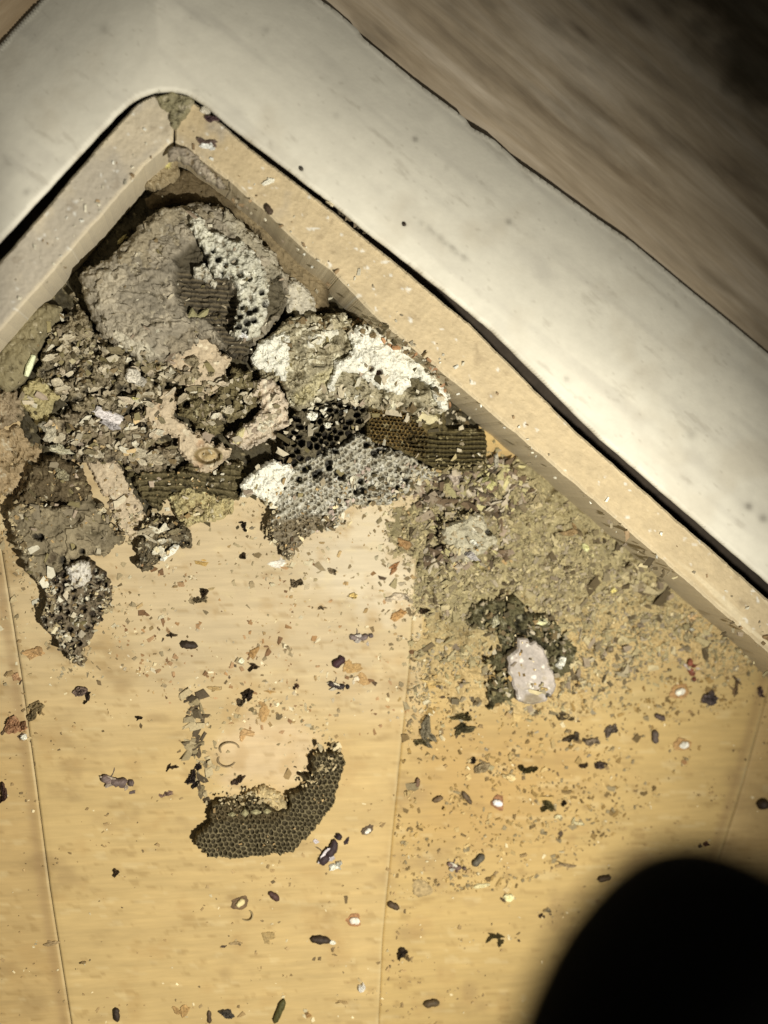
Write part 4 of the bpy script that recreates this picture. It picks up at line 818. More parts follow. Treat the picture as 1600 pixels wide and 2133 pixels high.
def chip(px, py, L, W, deg, col, label, name='flake', cat='flake', h=4, curl=0.0, irregular=0.22, parent=None, z=None, mat=None, group=None, light=None, lift=0.0, res=None):
    """a thin irregular flake: its own outline, thickness, curl and slightly raised rim"""
    s = nxt(); r = np.random.default_rng(s); n = 22; rings = 5
    if parent is None and z is None and py > 1150: SPOTS.append((px, py, max(L, W)))
    z0 = float(surf(np.array([px]), np.array([py]))[0]) if z is None else z * S
    cx, cy = U(px, py, z0 + h * S)
    kinds = {'dark_crumb': 4, 'flake': 2, 'pale_chip': 3, 'scrap': 1}.get(name, 1)
    if irregular < .2: kinds = 1
    V = []; C = []; F = []; a = -math.radians(deg); L0, W0, col0, h0 = L, W, np.asarray(col, float), h
    for pc in range(kinds):
        if pc:       # smaller bits broken from or stuck to the main piece
            ddx, ddy = r.uniform(-.42, .42) * L0, r.uniform(-.45, .45) * W0
            L, W = L0 * r.uniform(.25, .6), W0 * r.uniform(.3, .75); a = -math.radians(deg + r.uniform(-70, 70)); h = h0 * r.uniform(.5, 1.4)
            col = col0 * r.uniform(.6, 1.4) if name != 'pale_chip' else col0 * r.uniform(.5, 1.0)
        else: ddx = ddy = 0.0; col = col0; L, W = L0 * (.82 if kinds > 1 else 1), W0 * (.85 if kinds > 1 else 1)
        nc = int(r.integers(5, 9)); ang_ = (np.arange(nc) + r.uniform(-.38, .38, nc)) / nc * 2 * math.pi; rad_ = 1 + irregular * r.uniform(-1.2, 0.8, nc)
        cxs = np.cos(ang_) * rad_; cys = np.sin(ang_) * rad_
        def outline(t):
            ct, st = math.cos(t), math.sin(t)
            for i_ in range(nc):
                ax_, ay_ = cxs[i_], cys[i_]; bx_, by_ = cxs[(i_ + 1) % nc], cys[(i_ + 1) % nc]
                ex_, ey_ = bx_ - ax_, by_ - ay_; den = ct * ey_ - st * ex_
                if abs(den) < 1e-6: continue
                k_ = (ax_ * ey_ - ay_ * ex_) / den; l_ = (ax_ * st - ay_ * ct) / den
                if k_ > 0 and -0.001 <= l_ <= 1.001: return min(k_, 1.6)
            return 1.0
        OL = [outline(j / n * 2 * math.pi) for j in range(n)] if irregular > .13 else [1.0] * n
        o0 = len(V); wob = r.uniform(-1, 1, (rings + 1, n)) * 0.5 * (h if name == 'dark_crumb' else h * .4)
        def pt(u, v, zz):
            V.append((cx + (ddx + u * math.cos(a) - v * math.sin(a)) * S, cy + (ddy + u * math.sin(a) + v * math.cos(a)) * S, z0 + max(zz, 0.0) * S + 0.25 * S))
        for side in (1, 0):
            pt(0, 0, h * side + lift * 0.2); C.append(col)
            for q in range(1, rings + 1):
                f = q / rings
                for j in range(n):
                    t = j / n * 2 * math.pi
                    rr = OL[j] * (1 + (r.uniform(-0.16, 0.13) if q == rings else 0))
                    u = L / 2 * f * rr * math.cos(t); v = W / 2 * f * rr * math.sin(t)
                    bow = curl * (v / (W / 2)) ** 2 * W * 0.5 + lift * max(0, u / (L / 2))
                    pt(u, v, h * side * (1 if q < rings else 0.6) + bow + wob[q, j] * side)
                    c = col * r.uniform(0.7, 1.35)
                    C.append(c)
        m_ = 1 + n * rings
        for side in (0, 1):
            b = o0 + side * m_
            for j in range(n):
                j2 = (j + 1) % n; f = [b, b + 1 + j, b + 1 + j2]; F.append(f if side == 0 else f[::-1])
                for q in range(rings - 1):
                    f = [b + 1 + q * n + j, b + 1 + (q + 1) * n + j, b + 1 + (q + 1) * n + j2, b + 1 + q * n + j2]; F.append(f if side == 0 else f[::-1])
        e = o0 + 1 + (rings - 1) * n
        for j in range(n):
            j2 = (j + 1) % n; F.append([e + j, m_ + e + j, m_ + e + j2, e + j2])
    o = mesh(name, np.array(V), F, mat or M_CRUMB, parent, np.array(C))
    if parent is None: tag(o, label, cat, group)
    return o
DK = alb(84, 66, 44); DG = alb(88, 80, 66); RB = alb(150, 98, 52); OR = alb(186, 138, 76); GY = alb(140, 126, 104); BK = alb(58, 46, 33)

# pellets
for (x, y, L, W, d, c, lab) in (
    (243, 2114, 32, 13, 85, BK, 'upright black pellet by the bottom edge, leftmost of the bottom row'),
    (571, 1867, 30, 13, 42, alb(84, 58, 48), 'purplish brown pellet lying below the right end of the crescent comb'),
    (668, 1958, 46, 16, 8, BK, 'long black pellet with a white tip lying below the crescent comb'),
    (820, 1887, 30, 14, 28, DK, 'dark pellet on the middle seam near the bottom of the floor'),
    (899, 2090, 37, 14, -6, alb(90, 72, 46), 'brown blocky pellet near the bottom edge, left of the black grip'),
    (1260, 1831, 33, 13, -8, DK, 'dark pellet closest to the black grip'),
    (997, 1792, 36, 15, -42, alb(94, 86, 68), 'grey-olive pellet tilted up to the right below the golden patch'),
    (1365, 1535, 32, 14, 88, alb(96, 82, 68), 'grey-brown pellet standing upright left of the brown-ringed seed'),
    (1375, 1494, 28, 12, 25, alb(90, 74, 62), 'small grey pellet just above the upright pellet on the right'),
    (394, 1344, 38, 15, 8, BK, 'black pellet alone on the open floor right of the pointed fragment'),
    (706, 1379, 32, 17, -35, alb(68, 44, 44), 'dark purple-brown pellet beside the brown ring-shaped flake'),
    (870, 1630, 22, 10, 95, alb(112, 86, 62), 'faint upright brown pellet just right of the middle seam'),
    (912, 1665, 26, 10, -20, alb(112, 90, 60), 'thin brown pellet at the left of the golden patch'),
    (973, 1662, 36, 11, 55, alb(96, 78, 54), 'two-part brown pellet slanting down in the golden patch'),
    (560, 437, 22, 12, 60, alb(80, 64, 46), 'brown pellet lying on the right rail near the corner'),
    (582, 2106, 58, 14, -68, alb(84, 78, 40), 'long green-brown sliver at the bottom edge, below the crescent comb'),
    (436, 2118, 30, 9, 88, DK, 'thin dark upright sliver at the bottom edge between pellets'),
    (1590, 1675, 24, 26, 80, BK, 'black stub at the far right edge above the black grip')):
    rod(x, y, L, W, d, c, lab, z=(WALL + 1 if y < 500 else None))
chip(693, 1964, 20, 9, 15, WHITE, 'tiny white tip flake at the right end of the long black pellet', h=5, irregular=.15)

# dark crumbs
for (x, y, L, W, d, c, lab, h, cu) in (
    (242, 1820, 17, 13, 10, DK, 'tiny dark three-cornered crumb left of and below the crescent comb', 8, 0),
    (403, 1617, 26, 42, 15, alb(66, 54, 46), 'blackish upright crumb above the left horn of the crescent comb', 11, 0),
    (364, 1598, 32, 9, 5, alb(90, 72, 50), 'thin dark sliver left of the blackish upright crumb', 6, 0),
    (497, 1627, 46, 21, -22, alb(98, 80, 62), 'leaf-shaped dark flake inside the hollow of the crescent comb', 9, .5),
    (348, 1654, 30, 13, 5, alb(140, 112, 90), 'small pinkish brown flake left of the crescent comb', 4, .2),
    (837, 1985, 22, 26, 40, BK, 'black crumb with a brown tail near the bottom centre', 10, 0),
    (848, 1996, 26, 12, 50, alb(140, 116, 74), 'brown tail flake beside the black crumb near the bottom centre', 6, 0),
    (472, 2113, 34, 20, 10, DG, 'dark grey crumb at the bottom edge left of the long green-brown sliver', 9, .3),
    (8, 1657, 20, 40, 5, alb(80, 56, 44), 'dark brown crumb at the left edge of the floor', 10, 0),
    (28, 1512, 56, 44, 20, alb(160, 118, 80), 'reddish brown crumb with a white dot at the left edge', 9, .2),
    (75, 1475, 28, 36, 70, alb(138, 118, 78), 'olive-brown crumb near the left seam', 7, .3),
    (168, 1440, 34, 22, 10, alb(120, 100, 82), 'bent grey-brown fragment below the pointed comb fragment', 8, .5),
    (182, 1450, 12, 32, -15, BK, 'thin black leg-like sliver under the bent grey-brown fragment', 6, 0),
    (515, 1447, 34, 22, -20, BK, 'black crumb above the upright orange-brown flake', 10, 0),
    (502, 1464, 24, 22, 30, alb(104, 88, 62), 'olive crumb touching the black crumb from below', 8, 0),
    (425, 1238, 18, 20, 60, DK, 'dark curled crumb on the floor below the yellowish crumb heap', 9, .4),
    (420, 1250, 34, 14, -30, alb(126, 110, 78), 'olive sliver under the dark curled crumb', 5, 0),
    (532, 1391, 26, 14, 5, DK, 'dark knob below the brown arc-shaped flake', 8, 0),
    (357, 1323, 32, 8, 5, alb(100, 82, 56), 'thin dark splinter above the lone black pellet', 5, 0),
    (508, 1096, 16, 20, 20, BK, 'black crumb left of the lower end of the grey ridged comb', 8, 0),
    (505, 1158, 18, 14, -30, DK, 'small dark crumb on the pale floor under the ridged comb', 7, 0),
    (882, 1272, 26, 14, 5, DK, 'dark crumb right of the middle seam, above the golden patch', 8, 0),
    (987, 1586, 14, 18, 20, BK, 'black dot-like crumb at the top left of the golden patch', 9, 0),
    (1005, 1600, 42, 26, -20, alb(150, 130, 92), 'grey-tan flake trailing from the black dot-like crumb', 5, .3),
    (1100, 1606, 36, 17, -25, alb(76, 66, 32), 'dark olive lens-shaped flake in the golden patch', 8, .5),
    (1191, 1537, 50, 18, -10, alb(92, 78, 56), 'long dark flake below the large grey chip', 8, .3),
    (1231, 1548, 36, 22, -15, alb(136, 118, 92), 'grey flake touching the end of the long dark flake', 6, .2),
    (1273, 1524, 44, 24, -50, alb(112, 98, 80), 'knotted grey shred left of the upright grey-brown pellet', 9, .4),
    (1218, 1597, 30, 13, -5, DK, 'dark flake, left of a close pair below the grey flake', 7, .3),
    (1252, 1594, 26, 22, 40, alb(98, 82, 68), 'grey-brown crumb, right of a close pair below the grey flake', 8, 0),
    (1146, 1680, 40, 18, 40, alb(94, 82, 44), 'dark olive curl between the two white slivers on the right floor', 8, .5),
    (1178, 1673, 15, 14, 0, BK, 'tiny black crumb right of the dark olive curl', 8, 0),
    (1037, 1952, 44, 13, 5, alb(80, 68, 36), 'dark olive chevron flake left of the black grip', 6, 0),
    (1042, 1962, 12, 24, -20, alb(100, 86, 50), 'short leg of the dark chevron left of the black grip', 5, 0),
    (1483, 1456, 36, 38, 40, alb(98, 86, 78), 'dark grey angular stone-like crumb right of the white-eyed crumbs', 14, 0),
    (1534, 1437, 12, 58, 8, alb(128, 104, 72), 'thin upright brown twig at the right below the rail', 6, 0),
    (1586, 1442, 18, 22, 10, alb(112, 90, 76), 'small grey crumb at the right edge under the rail', 7, 0),
    (1178, 1494, 38, 15, -10, alb(104, 88, 60), 'dark flake just below the large grey chip', 7, .3),
    (957, 1494, 46, 16, -8, alb(100, 88, 52), 'upper of two stacked striped dark flakes left of the grey chip', 8, .3),
    (968, 1521, 62, 22, -5, alb(92, 82, 52), 'lower of two stacked striped dark flakes left of the grey chip', 7, .3),
    (888, 1512, 24, 70, 8, alb(124, 112, 84), 'upright grey shred beside the middle seam above the golden patch', 6, .4),
    (880, 1545, 50, 14, 5, alb(110, 96, 60), 'thin dark flake at the foot of the upright grey shred', 6, .2),
    (1470, 1762, 16, 12, 0, alb(110, 74, 56), 'brown dot on the bright floor above the black grip', 6, 0),
    (440, 246, 30, 14, 5, alb(98, 74, 70), 'purplish dark flake on the outer corner of the frame', 6, 0),
    (433, 296, 42, 9, -6, alb(120, 100, 84), 'thin grey flake on the right rail by the corner', 4, 0),
    (618, 1429, 14, 14, 0, alb(110, 84, 60), 'small brown dot between the orange-brown flakes and the black bar', 5, 0),
    (292, 1496, 18, 8, 5, DK, 'tiny dark speck-like crumb on the floor left of the flake trail', 5, 0),
    (690, 1190, 22, 16, 30, alb(150, 130, 96), 'small grey-tan crumb on the pale floor below the ridged comb', 5, 0),
    (614, 1216, 30, 20, 30, alb(120, 104, 76), 'grey crumb in the middle of the pale floor', 8, .3),
    (668, 1266, 20, 9, -20, alb(130, 110, 78), 'small thin crumb below the cream fleck on the pale floor', 4, 0),
    (1127, 1908, 22, 9, -25, alb(84, 64, 46), 'dark half of the small two-tone shred left of the black grip', 5, 0),
    (1140, 1897, 18, 9, -40, alb(168, 150, 112), 'pale half of the small two-tone shred left of the black grip', 5, 0)):
    chip(x, y, L, W, d, c, lab, name='dark_crumb', cat='crumb', h=h, curl=cu, z=(WALL + 1 if y < 500 else None), irregular=.32)

# brown and tan flakes
for (x, y, L, W, d, c, lab, h) in (
    (72, 1362, 52, 27, -5, alb(182, 143, 90), 'broad orange-tan flake left of the pointed comb fragment', 3),
    (32, 1410, 22, 24, 0, alb(171, 131, 88), 'small reddish square flake near the left edge', 3),
    (418, 1173, 38, 17, 5, alb(180, 146, 82), 'ochre flake on the floor right of the knotted clump', 3),
    (551, 1482, 27, 52, -5, alb(180, 142, 87), 'upright orange-brown flake above the hollow of the crescent', 3),
    (513, 1527, 60, 24, 6, alb(185, 148, 96), 'orange-tan flake pointing right above the leaf-shaped flake', 3),
    (528, 1360, 26, 44, 35, alb(171, 133, 79), 'brown arc-shaped flake near the centre of the floor', 4),
    (736, 1394, 66, 28, -18, alb(180, 144, 88), 'brown flake forming the top of a broken ring', 3),
    (755, 1418, 38, 30, 40, alb(179, 143, 90), 'brown flake forming the lower right of a broken ring', 3),
    (560, 1948, 46, 30, 5, alb(169, 141, 88), 'flat olive-tan flake left of the long black pellet', 3),
    (446, 1434, 44, 12, 10, alb(177, 147, 93), 'thin tan flake above the flake trail', 2.5),
    (563, 1441, 34, 9, 3, alb(179, 144, 88), 'small tan sliver right of the black crumb', 2.5),
    (106, 1966, 40, 13, -8, alb(156, 130, 87), 'grey-brown oval flake at the lower left of the floor', 3),
    (825, 1283, 46, 28, -25, alb(183, 142, 87), 'orange-brown flake on the middle seam', 5),
    (845, 1132, 50, 30, 25, alb(162, 126, 79), 'brown crumpled flake above the reddish arc', 6),
    (822, 1184, 46, 15, -50, alb(162, 118, 75), 'reddish brown arc flake on the pale floor near the middle seam', 7),
    (1427, 1588, 20, 13, 5, alb(174, 132, 84), 'small orange-brown flake under the brown-ringed seed', 3),
    (385, 2108, 46, 32, -10, alb(177, 140, 84), 'tan crumb with a yellow grain at the bottom edge', 5),
    (643, 2116, 15, 12, 0, alb(171, 132, 78), 'small orange dot at the bottom edge right of the green-brown sliver', 4),
    (877, 1845, 68, 48, 10, alb(171, 145, 96), 'broad flat grey smudge-like flake near the middle seam', 1.5),
    (1188, 1110, 52, 34, -10, alb(150, 124, 82), 'brown mound-like flake in the dust under the right rail', 8),
    (715, 2088, 34, 8, 20, alb(166, 137, 87), 'thin tan curl left of the white crumb near the bottom', 3),
    (492, 1966, 32, 9, 0, alb(171, 145, 99), 'thin grey curl left of the flat olive-tan flake', 4),
    (173, 2006, 20, 9, 10, alb(146, 121, 78), 'tiny dark curl at the lower left floor', 4),
    (1183, 1803, 46, 10, 8, alb(154, 130, 90), 'grey stringy shred above the dark pellet by the grip', 4),
    (1600, 1330, 26, 14, 20, alb(162, 132, 88), 'tan crumb at the right edge under the rail', 5)):
    chip(x, y, L, W, d, c, lab, h=h, irregular=.36, curl=.1)

# pale chips, seeds and crumbs
for (x, y, L, W, d, c, lab, h) in (
    (1171, 1377, 24, 27, 20, WHITE, 'bright white chip right of the large grey chip', 16),
    (1131, 1299, 36, 14, 8, alb(238, 230, 180), 'cream chip on top of the dark clump above the grey chip', 22),
    (1031, 1298, 20, 32, 10, alb(198, 188, 150), 'pale upright chip at the top left of the dark clump', 22),
    (1223, 1140, 26, 20, 20, alb(232, 224, 160), 'pale yellow chip in the dust under the right rail, upper of two', 9),
    (1232, 1154, 34, 10, 35, alb(222, 208, 150), 'thin pale sliver touching the upper pale yellow chip', 6),
    (1279, 1231, 20, 16, -50, alb(238, 220, 140), 'pale yellow chip in the dust under the right rail, lower of two', 8),
    (1443, 1311, 13, 13, 0, WHITE, 'small white chip in the dust near the right end of the rail', 8),
    (1443, 1285, 34, 18, -20, alb(212, 176, 120), 'tan pointed chip above the small white chip near the rail', 5),
    (899, 1423, 70, 10, 14, alb(220, 190, 124), 'long pale arc-shaped shaving right of the middle seam', 5),
    (575, 1176, 56, 22, 5, alb(236, 224, 196), 'whitish smear-like flake on the floor below the ridged comb', 2.5),
    (735, 1240, 26, 12, 0, alb(236, 206, 130), 'cream fleck on the pale floor left of the seam', 6),
    (832, 1245, 50, 24, 8, alb(214, 194, 158), 'pinkish pale tuft on the middle seam', 8),
    (742, 1414, 18, 15, 0, alb(236, 218, 180), 'pale centre crumb of the broken brown ring', 5),
    (503, 1377, 12, 12, 0, alb(248, 240, 200), 'tiny bright bead left of the brown arc flake', 7),
    (1061, 1872, 22, 17, 0, alb(244, 230, 170), 'cream bead on the floor left of the black grip', 9),
    (1003, 1846, 36, 10, -5, alb(216, 200, 146), 'pale sliver upper left of the cream bead', 5),
    (1162, 1701, 26, 10, 12, alb(234, 220, 172), 'white sliver under the dark olive curl', 6),
    (1204, 1715, 34, 10, 5, alb(216, 200, 150), 'pale sliver right of and below the white sliver', 5),
    (755, 2061, 24, 22, 10, alb(238, 228, 204), 'white crumb near the bottom of the middle seam', 9),
    (1063, 1622, 32, 24, 20, alb(222, 196, 136), 'pale tan crumb left of the lens-shaped flake', 7),
    (49, 1536, 13, 13, 0, WHITE, 'white dot beside the reddish brown crumb at the left edge', 10),
    (430, 228, 36, 17, 15, alb(212, 200, 170), 'pale flake on the outer corner of the frame', 5),
    (430, 304, 40, 14, 0, alb(240, 234, 212), 'white flake on the right rail near the corner', 4),
    (560, 378, 26, 12, -20, alb(238, 228, 196), 'whitish fleck on the right rail above the brown pellet', 3),
    (253, 500, 30, 12, -52, alb(196, 180, 120), 'yellowish cell cap against the left rail, left of a pair', 40),
    (273, 497, 32, 11, -45, alb(206, 190, 134), 'yellowish cell cap against the left rail, right of a pair', 40),
    (275, 782, 46, 34, 10, alb(218, 206, 178), 'white T-shaped chip in the left crumb heap', 20),
    (222, 868, 76, 36, 20, alb(228, 216, 200), 'white lumpy chip above the flaky debris heap', 26),
    (282, 830, 24, 9, 5, alb(230, 218, 150), 'small yellow chip below the white T-shaped chip', 22),
    (106, 905, 38, 36, -30, alb(190, 178, 146), 'pale grey angular chip at the left of the flaky heap', 24),
    (128, 938, 60, 20, 15, alb(198, 188, 152), 'pale grey chip pointing left under the angular chip', 22),
    (320, 958, 66, 36, 0, alb(176, 160, 126), 'pale ragged chip above the dark olive block', 30),
    (130, 990, 36, 24, 35, alb(160, 148, 112), 'grey chip resting on the dark brown knobbly lump', 20),
    (505, 698, 22, 10, 20, alb(240, 232, 214), 'white bead at the bottom of the dome crust', 40),
    (651, 866, 22, 18, 0, WHITE, 'white bead on the blackened comb, left of two', 18),
    (683, 886, 13, 13, 0, WHITE, 'white bead on the blackened comb, right of two', 18),
    (500, 962, 22, 12, 30, alb(180, 164, 124), 'small pale flake in the dark hollow beside the white crusted end', 30),
    (1022, 1010, 30, 34, 30, alb(192, 182, 120), 'yellowish crumb right of the striped comb base', 12),
    (1035, 960, 14, 52, 0, alb(176, 166, 140), 'pale upright splinter touching the striped comb', 14),
    (950, 1000, 26, 50, -20, alb(190, 172, 146), 'pinkish pale flake below the striped comb', 12),
    (985, 1157, 36, 30, 20, alb(186, 176, 160), 'smooth grey-white pebble-like crumb at the foot of the pale clump', 16),
    (986, 1128, 26, 14, 0, WHITE, 'white fleck on the pale grey clump', 30)):
    irr = 0.12 if 'bead' in lab or 'dot' in lab else 0.34
    chip(x, y, L, W, d, c, lab, name='pale_chip', cat='chip', h=min(h, 9) if h < 25 else 8, mat=M_CRUST, irregular=irr, z=(WALL + 1 if y < 450 else None), lift=4 if h > 14 else 0)

# seeds in brown husks: husk ring and kernel
def husk(px, py, R, deg, husk_c, kern_c, label, klen=0.55):
    t = thing('husked_seed', px, py, label, 'seed')
    chip(px, py, R * 2.1, R * 1.5, deg, husk_c, None, name='husk', h=3, irregular=.2, parent=t)
    rod(px + 1, py + 1, R * klen * 2, R * klen * 1.15, deg - 15, kern_c, None, name='kernel', parent=t, mat=M_CRUST, taper=.3)
husk(1424, 1551, 22, 5, alb(178, 138, 84), alb(246, 236, 208), 'white seed in an orange-brown husk, right of the upright pellet')
husk(765, 1730, 15, -25, alb(96, 78, 56), alb(236, 224, 196), 'white oval seed with dark rim right of the crescent comb')
husk(1416, 1440, 24, -5, alb(172, 132, 82), alb(244, 232, 200), 'white seed in a brown husk below the red-brown insect')
husk(738, 1917, 22, 25, alb(166, 120, 76), alb(242, 226, 196), 'reddish husk with a white grain on the lower seam')
husk(1036, 1672, 22, 35, alb(152, 108, 70), alb(246, 236, 218), 'red-brown husk with white crumbs in the golden patch')
husk(500, 1880, 20, -25, alb(112, 88, 58), alb(236, 214, 150), 'dark-topped husk with a cream kernel below the crescent comb')

# insects: body, head, wing, legs
def insect(px, py, L, deg, body, wing, label, ww=0.5, legs=1):
    t = thing('dead_insect', px, py, label, 'insect')
    a = math.radians(deg); dx, dy = math.cos(a), math.sin(a)
    rod(px, py, L * 0.46, L * 0.2, deg, body, None, name='body', parent=t, bend=.12)
    rod(px - dx * L * .3 + dy * 4, py - dy * L * .3 - dx * 4, L * .3, L * .19, deg + 25, body * 1.25, None, name='abdomen', parent=t)
    rod(px + dx * L * .31, py + dy * L * .31, L * 0.16, L * 0.16, deg, body * 0.7, None, name='head', parent=t)
    for k_, (of, dg) in enumerate(((4, 14), (-5, -22))):
        chip(px - dx * L * .18 + dy * of, py - dy * L * .18 - dx * of, L * (0.5 - .12 * k_), L * ww * 0.34, deg + dg, wing * (1 - .3 * k_), None, name='wing', parent=t, h=1.5, irregular=.4, curl=.25, z=float(surf(np.array([px]), np.array([py]))[0]) / S + L * .1, lift=3)
    for k_ in range(3):
        rr_ = np.random.default_rng(int(px) + k_); chip(px + rr_.uniform(-.4, .4) * L, py + rr_.uniform(-.25, .25) * L, L * .2, L * .12, rr_.uniform(0, 180), (body if k_ else wing) * .9, None, name='scrap', parent=t, h=3, irregular=.4)
    for i in range(legs):
        q = (i - 1) * L * .16; s_ = 1 if i % 2 else -1
        rod(px + dx * q - dy * L * .22 * s_, py + dy * q + dx * L * .22 * s_, L * 0.32, 2.6, deg + 70 * s_, body * 0.7, None, name='leg', parent=t, bend=.12)
insect(692, 1768, 92, -62, alb(60, 46, 44), alb(214, 200, 188), 'dead insect with grey-white wings right of the crescent comb, head up')
insect(247, 1629, 84, 4, alb(112, 94, 82), alb(176, 156, 128), 'flattened grey insect lying sideways left of the crescent comb')
insect(707, 1430, 56, 2, alb(54, 44, 38), alb(222, 206, 170), 'small black insect with pale legs under the brown broken ring', ww=.4)
insect(755, 1328, 60, -12, alb(120, 104, 92), alb(198, 184, 160), 'grey-white insect remains on the pale floor left of the seam')
insect(1440, 1398, 58, 70, alb(130, 74, 52), alb(220, 200, 176), 'red-brown insect with a pale wing below the right rail')
insect(952, 1807, 50, 8, alb(110, 88, 74), alb(206, 194, 164), 'grey and white insect fragment beside the grey-olive pellet')
chip(697, 1807, 34, 18, -18, WHITE, 'bright white blob at the tail of the winged insect', name='pale_chip', cat='chip', h=9, mat=M_CRUST)
# heaps: thin curled scraps as parts
_r = np.random.default_rng(77)
HE = [o for o in COL.objects if o.type == 'EMPTY' and o.name.split('.')[0] in ('crumb_heap', 'comb_lump')]
for o, polyg, nn in zip(HE, ([(100, 700), (150, 660), (330, 760), (430, 780), (330, 840), (200, 860), (100, 810)], [(90, 880), (330, 860), (370, 960), (280, 980), (130, 950)], [(375, 830), (490, 770), (530, 850), (430, 900)], [(540, 800), (590, 830), (590, 880), (500, 925)], [(290, 1100), (390, 1100), (340, 1160)]), (52, 38, 20, 12, 9)):
    sx, sy = scatter(polyg, nn, int(_r.integers(999)))
    for x, y in zip(sx, sy):
        c = [PALE, alb(168, 152, 118), CREAM, alb(132, 118, 84), PALE, alb(196, 178, 144)][int(_r.integers(6))]
        chip(float(x), float(y), _r.uniform(14, 38), _r.uniform(9, 20), _r.uniform(-40, 40), c, None, name='scrap', h=1.6, irregular=.42, curl=_r.uniform(.1, .7), lift=_r.uniform(0, 8), parent=o, mat=M_PAPER)
# tiny crumbs broken off the loose pieces
_r = np.random.default_rng(78); sx, sy = [], []
for (x, y, L) in SPOTS:
    k_ = int(_r.integers(2, 9)); sx += list(x + _r.normal(0, L * .55 + 4, k_)); sy += list(y + _r.normal(0, L * .35 + 3, k_))
sx, sy = np.array(sx), np.array(sy)
o = flakes('broken_crumbs', sx, sy, _r.gamma(2, 1.3, len(sx)) + 1.5, [alb(120, 98, 62), alb(160, 132, 86), alb(84, 66, 44), alb(190, 164, 112), alb(210, 190, 142)], None, None, seed=79, flat=.4, tilt=.3, zoff=.1)
tag(o, 'tiny crumbs scattered round the loose pieces on the floor', 'dust', kind='stuff')
# curled shavings beside the crescent
def shaving(px, py, R, W, a0, a1, col, label, hgt=9):
    s = nxt(); n = 14; V = []; z0 = float(surf(np.array([px]), np.array([py]))[0])
    for i in range(n + 1):
        a = math.radians(a0 + (a1 - a0) * i / n); 
        for (rr, zz) in ((R - W / 2, 0.2), (R + W / 2, 0.2), (R + W / 2 - 1, hgt * math.sin(math.pi * (i + .5) / (n + 1)) + 1.5), (R - W / 2 + 1, hgt * math.sin(math.pi * (i + .5) / (n + 1)) + 1.5)):
            x, y = U(px + rr * math.cos(a), py + rr * 0.75 * math.sin(a), z0); V.append((float(x), float(y), z0 + zz * S))
    F = [[i * 4 + j, i * 4 + (j + 1) % 4, (i + 1) * 4 + (j + 1) % 4, (i + 1) * 4 + j] for i in range(n) for j in range(4)] + [[3, 2, 1, 0], [n * 4 + k for k in range(4)]]
    V = np.array(V); o = mesh('curled_shaving', V, F, M_CRUMB, None, np.tile(col, (len(V), 1)))
    return tag(o, label, 'shaving')
shaving(478, 1560, 20, 5, 150, 350, alb(150, 128, 90), 'upper of two thin curled shavings at the left horn of the crescent')
shaving(472, 1582, 18, 5, 20, 210, alb(140, 118, 82), 'lower of two thin curled shavings at the left horn of the crescent')
shaving(920, 1190, 30, 5, 190, 350, alb(90, 76, 44), 'dark curled shaving in the dust right of the middle seam')
shaving(512, 1905, 14, 4, -60, 120, alb(168, 146, 100), 'small pale curl hanging below the cream kernel husk')
# strands on white paint
def strand(pts, W, z, col, name, label, cat):
    P = np.array(pts, float); V = []; k = 5
    for i, (x, y) in enumerate(P):
        a, b = P[max(i - 1, 0)], P[min(i + 1, len(P) - 1)]; d = (b - a) / (np.hypot(*(b - a)) + 1e-9)
        for j in range(k):
            ph = j / k * 2 * math.pi; o_ = W / 2 * math.cos(ph)
            wx, wy = U(x - d[1] * o_, y + d[0] * o_, z * S); V.append((float(wx), float(wy), (z + W / 2 + W / 2 * math.sin(ph)) * S))
    F = [[i * k + j, i * k + (j + 1) % k, (i + 1) * k + (j + 1) % k, (i + 1) * k + j] for i in range(len(P) - 1) for j in range(k)]
    F += [list(range(k)), [(len(P) - 1) * k + j for j in range(k)]]
    V = np.array(V); return tag(mesh(name, V, F, M_PELLET, None, np.tile(col, (len(V), 1)), True), label, cat)
zz = float(surf(np.array([520.]), np.array([160.]))[0]) / S
strand([(494, 140), (502, 146), (508, 152), (512, 162), (520, 170), (530, 176), (544, 182)], 3.2, zz, alb(120, 112, 92), 'fibre', 'short grey fibre lying on the white surround above the corner', 'fibre')
strand([(478, 378), (477, 388), (480, 396), (474, 406), (470, 414)], 3, WALL + 1, alb(90, 78, 54), 'fibre', 'tiny dark fibre sticking out on the right rail by the inner corner', 'fibre')
zz = float(surf(np.array([842.]), np.array([460.]))[0]) / S
rod(842, 467, 8, 7, 0, BK, 'tiny black grain on the white surround beside the gap', name='grain', cat='grain', z=zz)
rod(628, 352, 8, 7, 0, DG, 'grey grain on the white lip above the black gap', name='grain', cat='grain', z=LIP)
# crumbs bridging the right-hand gap
chip(690, 424, 16, 9, 35, alb(214, 198, 160), 'pale crumb bridging the black gap beside the right rail', name='pale_chip', cat='chip', h=5, z=LIP - 12)
fx, fy = np.array([706, 718, 730, 742, 760, 712, 724, 748.]), np.array([438, 446, 458, 464, 484, 434, 452, 474.])
o = flakes('gap_crumbs', fx, fy, np.array([8, 9, 7, 9, 7, 6, 8, 6.]), [alb(90, 78, 56), alb(120, 104, 78)], None, None, seed=61, z=WALL - 4)
tag(o, 'dark crumbs caught in the gap beside the right rail', 'debris', kind='stuff')
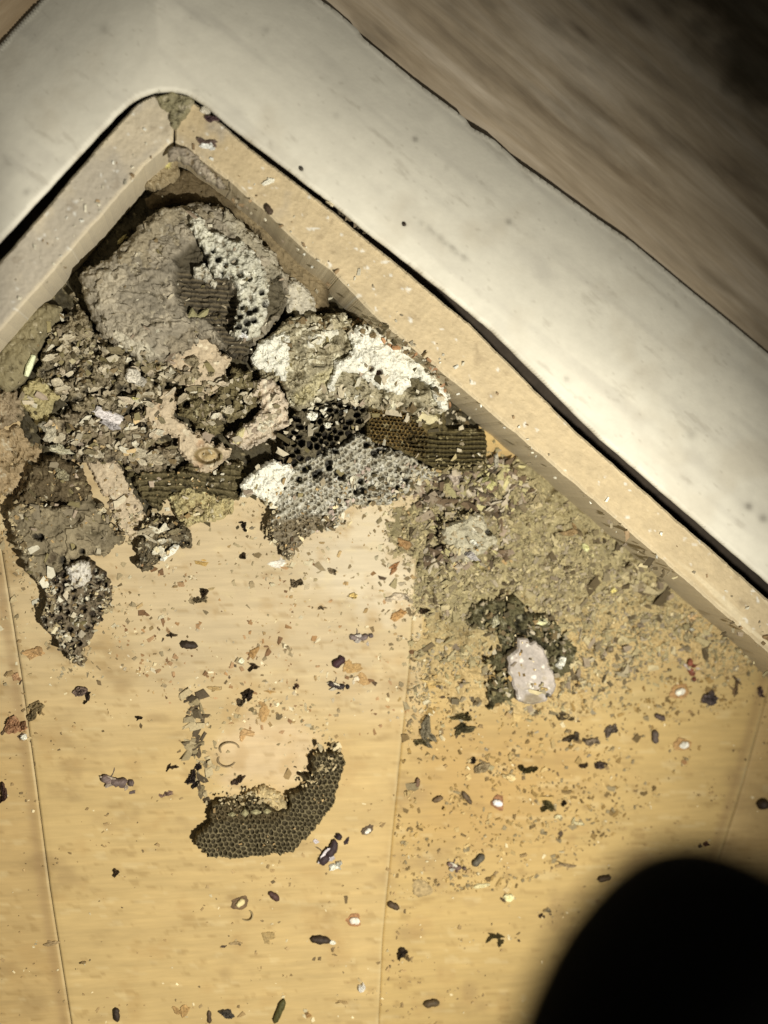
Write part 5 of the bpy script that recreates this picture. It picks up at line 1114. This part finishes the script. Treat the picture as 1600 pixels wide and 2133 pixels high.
# short grey fascia lining the gap, seen as a grey line inside the black
# ------------------------------------------------------------------ the black grip close to the lens
mt, nt, N, L_, bs = nodes_of('black_rubber')
nz = N.new('ShaderNodeTexNoise'); nz.inputs['Scale'].default_value = 300
bp = N.new('ShaderNodeBump'); bp.inputs['Strength'].default_value = 0.2; bp.inputs['Distance'].default_value = 0.0003
L_.new(nz.outputs['Fac'], bp.inputs['Height']); L_.new(bp.outputs[0], bs.inputs['Normal'])
bs.inputs['Base Color'].default_value = (0.006, 0.006, 0.005, 1); bs.inputs['Roughness'].default_value = 0.9; bs.inputs['Specular IOR Level'].default_value = 0.05
ZG = 0.44
gp = [(1060, 2290), (1105, 2190), (1150, 2090), (1205, 2005), (1270, 1925), (1340, 1855), (1410, 1812), (1480, 1793), (1545, 1798), (1610, 1822), (1700, 1880), (1790, 1980), (1860, 2110), (1880, 2300), (1840, 2520), (1700, 2700), (1400, 2750), (1150, 2650), (1050, 2450)]
P = np.array(gp, float) + np.array([6, -26]); c0 = P.mean(0); V = []; n = len(P); rings = 9
for q in range(rings):
    th = math.pi * (q + 0.5) / rings; f = math.sin(th) ** 0.55; zz = ZG + 0.028 * math.cos(th)
    for p in P:
        x, y = U(*(c0 + (p - c0)), ZG); xc, yc = U(c0[0], c0[1], ZG); V.append((float(xc + (x - xc) * f), float(yc + (y - yc) * f), zz))
F = [[q * n + j, (q + 1) * n + j, (q + 1) * n + (j + 1) % n, q * n + (j + 1) % n] for q in range(rings - 1) for j in range(n)]
F += [list(range(n)), [(rings - 1) * n + j for j in range(n)][::-1]]
o = mesh('black_grip', np.array(V), F, mt, None, None, True)
sb = o.modifiers.new('smooth', 'SUBSURF'); sb.levels = 2; sb.render_levels = 2
tag(o, 'rounded black grip held close to the lens, out of focus in the lower right', 'grip')

# repeats of one kind share a group
GR = {'pellet': 'dark pellets strewn over the floor', 'crumb': 'dark crumbs lying on the floor', 'flake': 'brown and tan flakes on the floor', 'chip': 'pale chips and beads', 'seed': 'husked seeds on the floor',
      'insect': 'dead insect remains', 'shaving': 'curled shavings', 'comb': 'pieces of old comb', 'debris heap': 'heaps of nest crumbs', 'paper scrap': 'papery scraps in the pile', 'dust cake': 'dust cakes on the frame corner',
      'debris clump': 'debris clumps in the dust field', 'grain': 'grains on the white surround', 'fibre': 'stray fibres'}
for o in COL.objects:
    if o.parent is None and o.get('category') in GR: o['group'] = GR[o['category']]
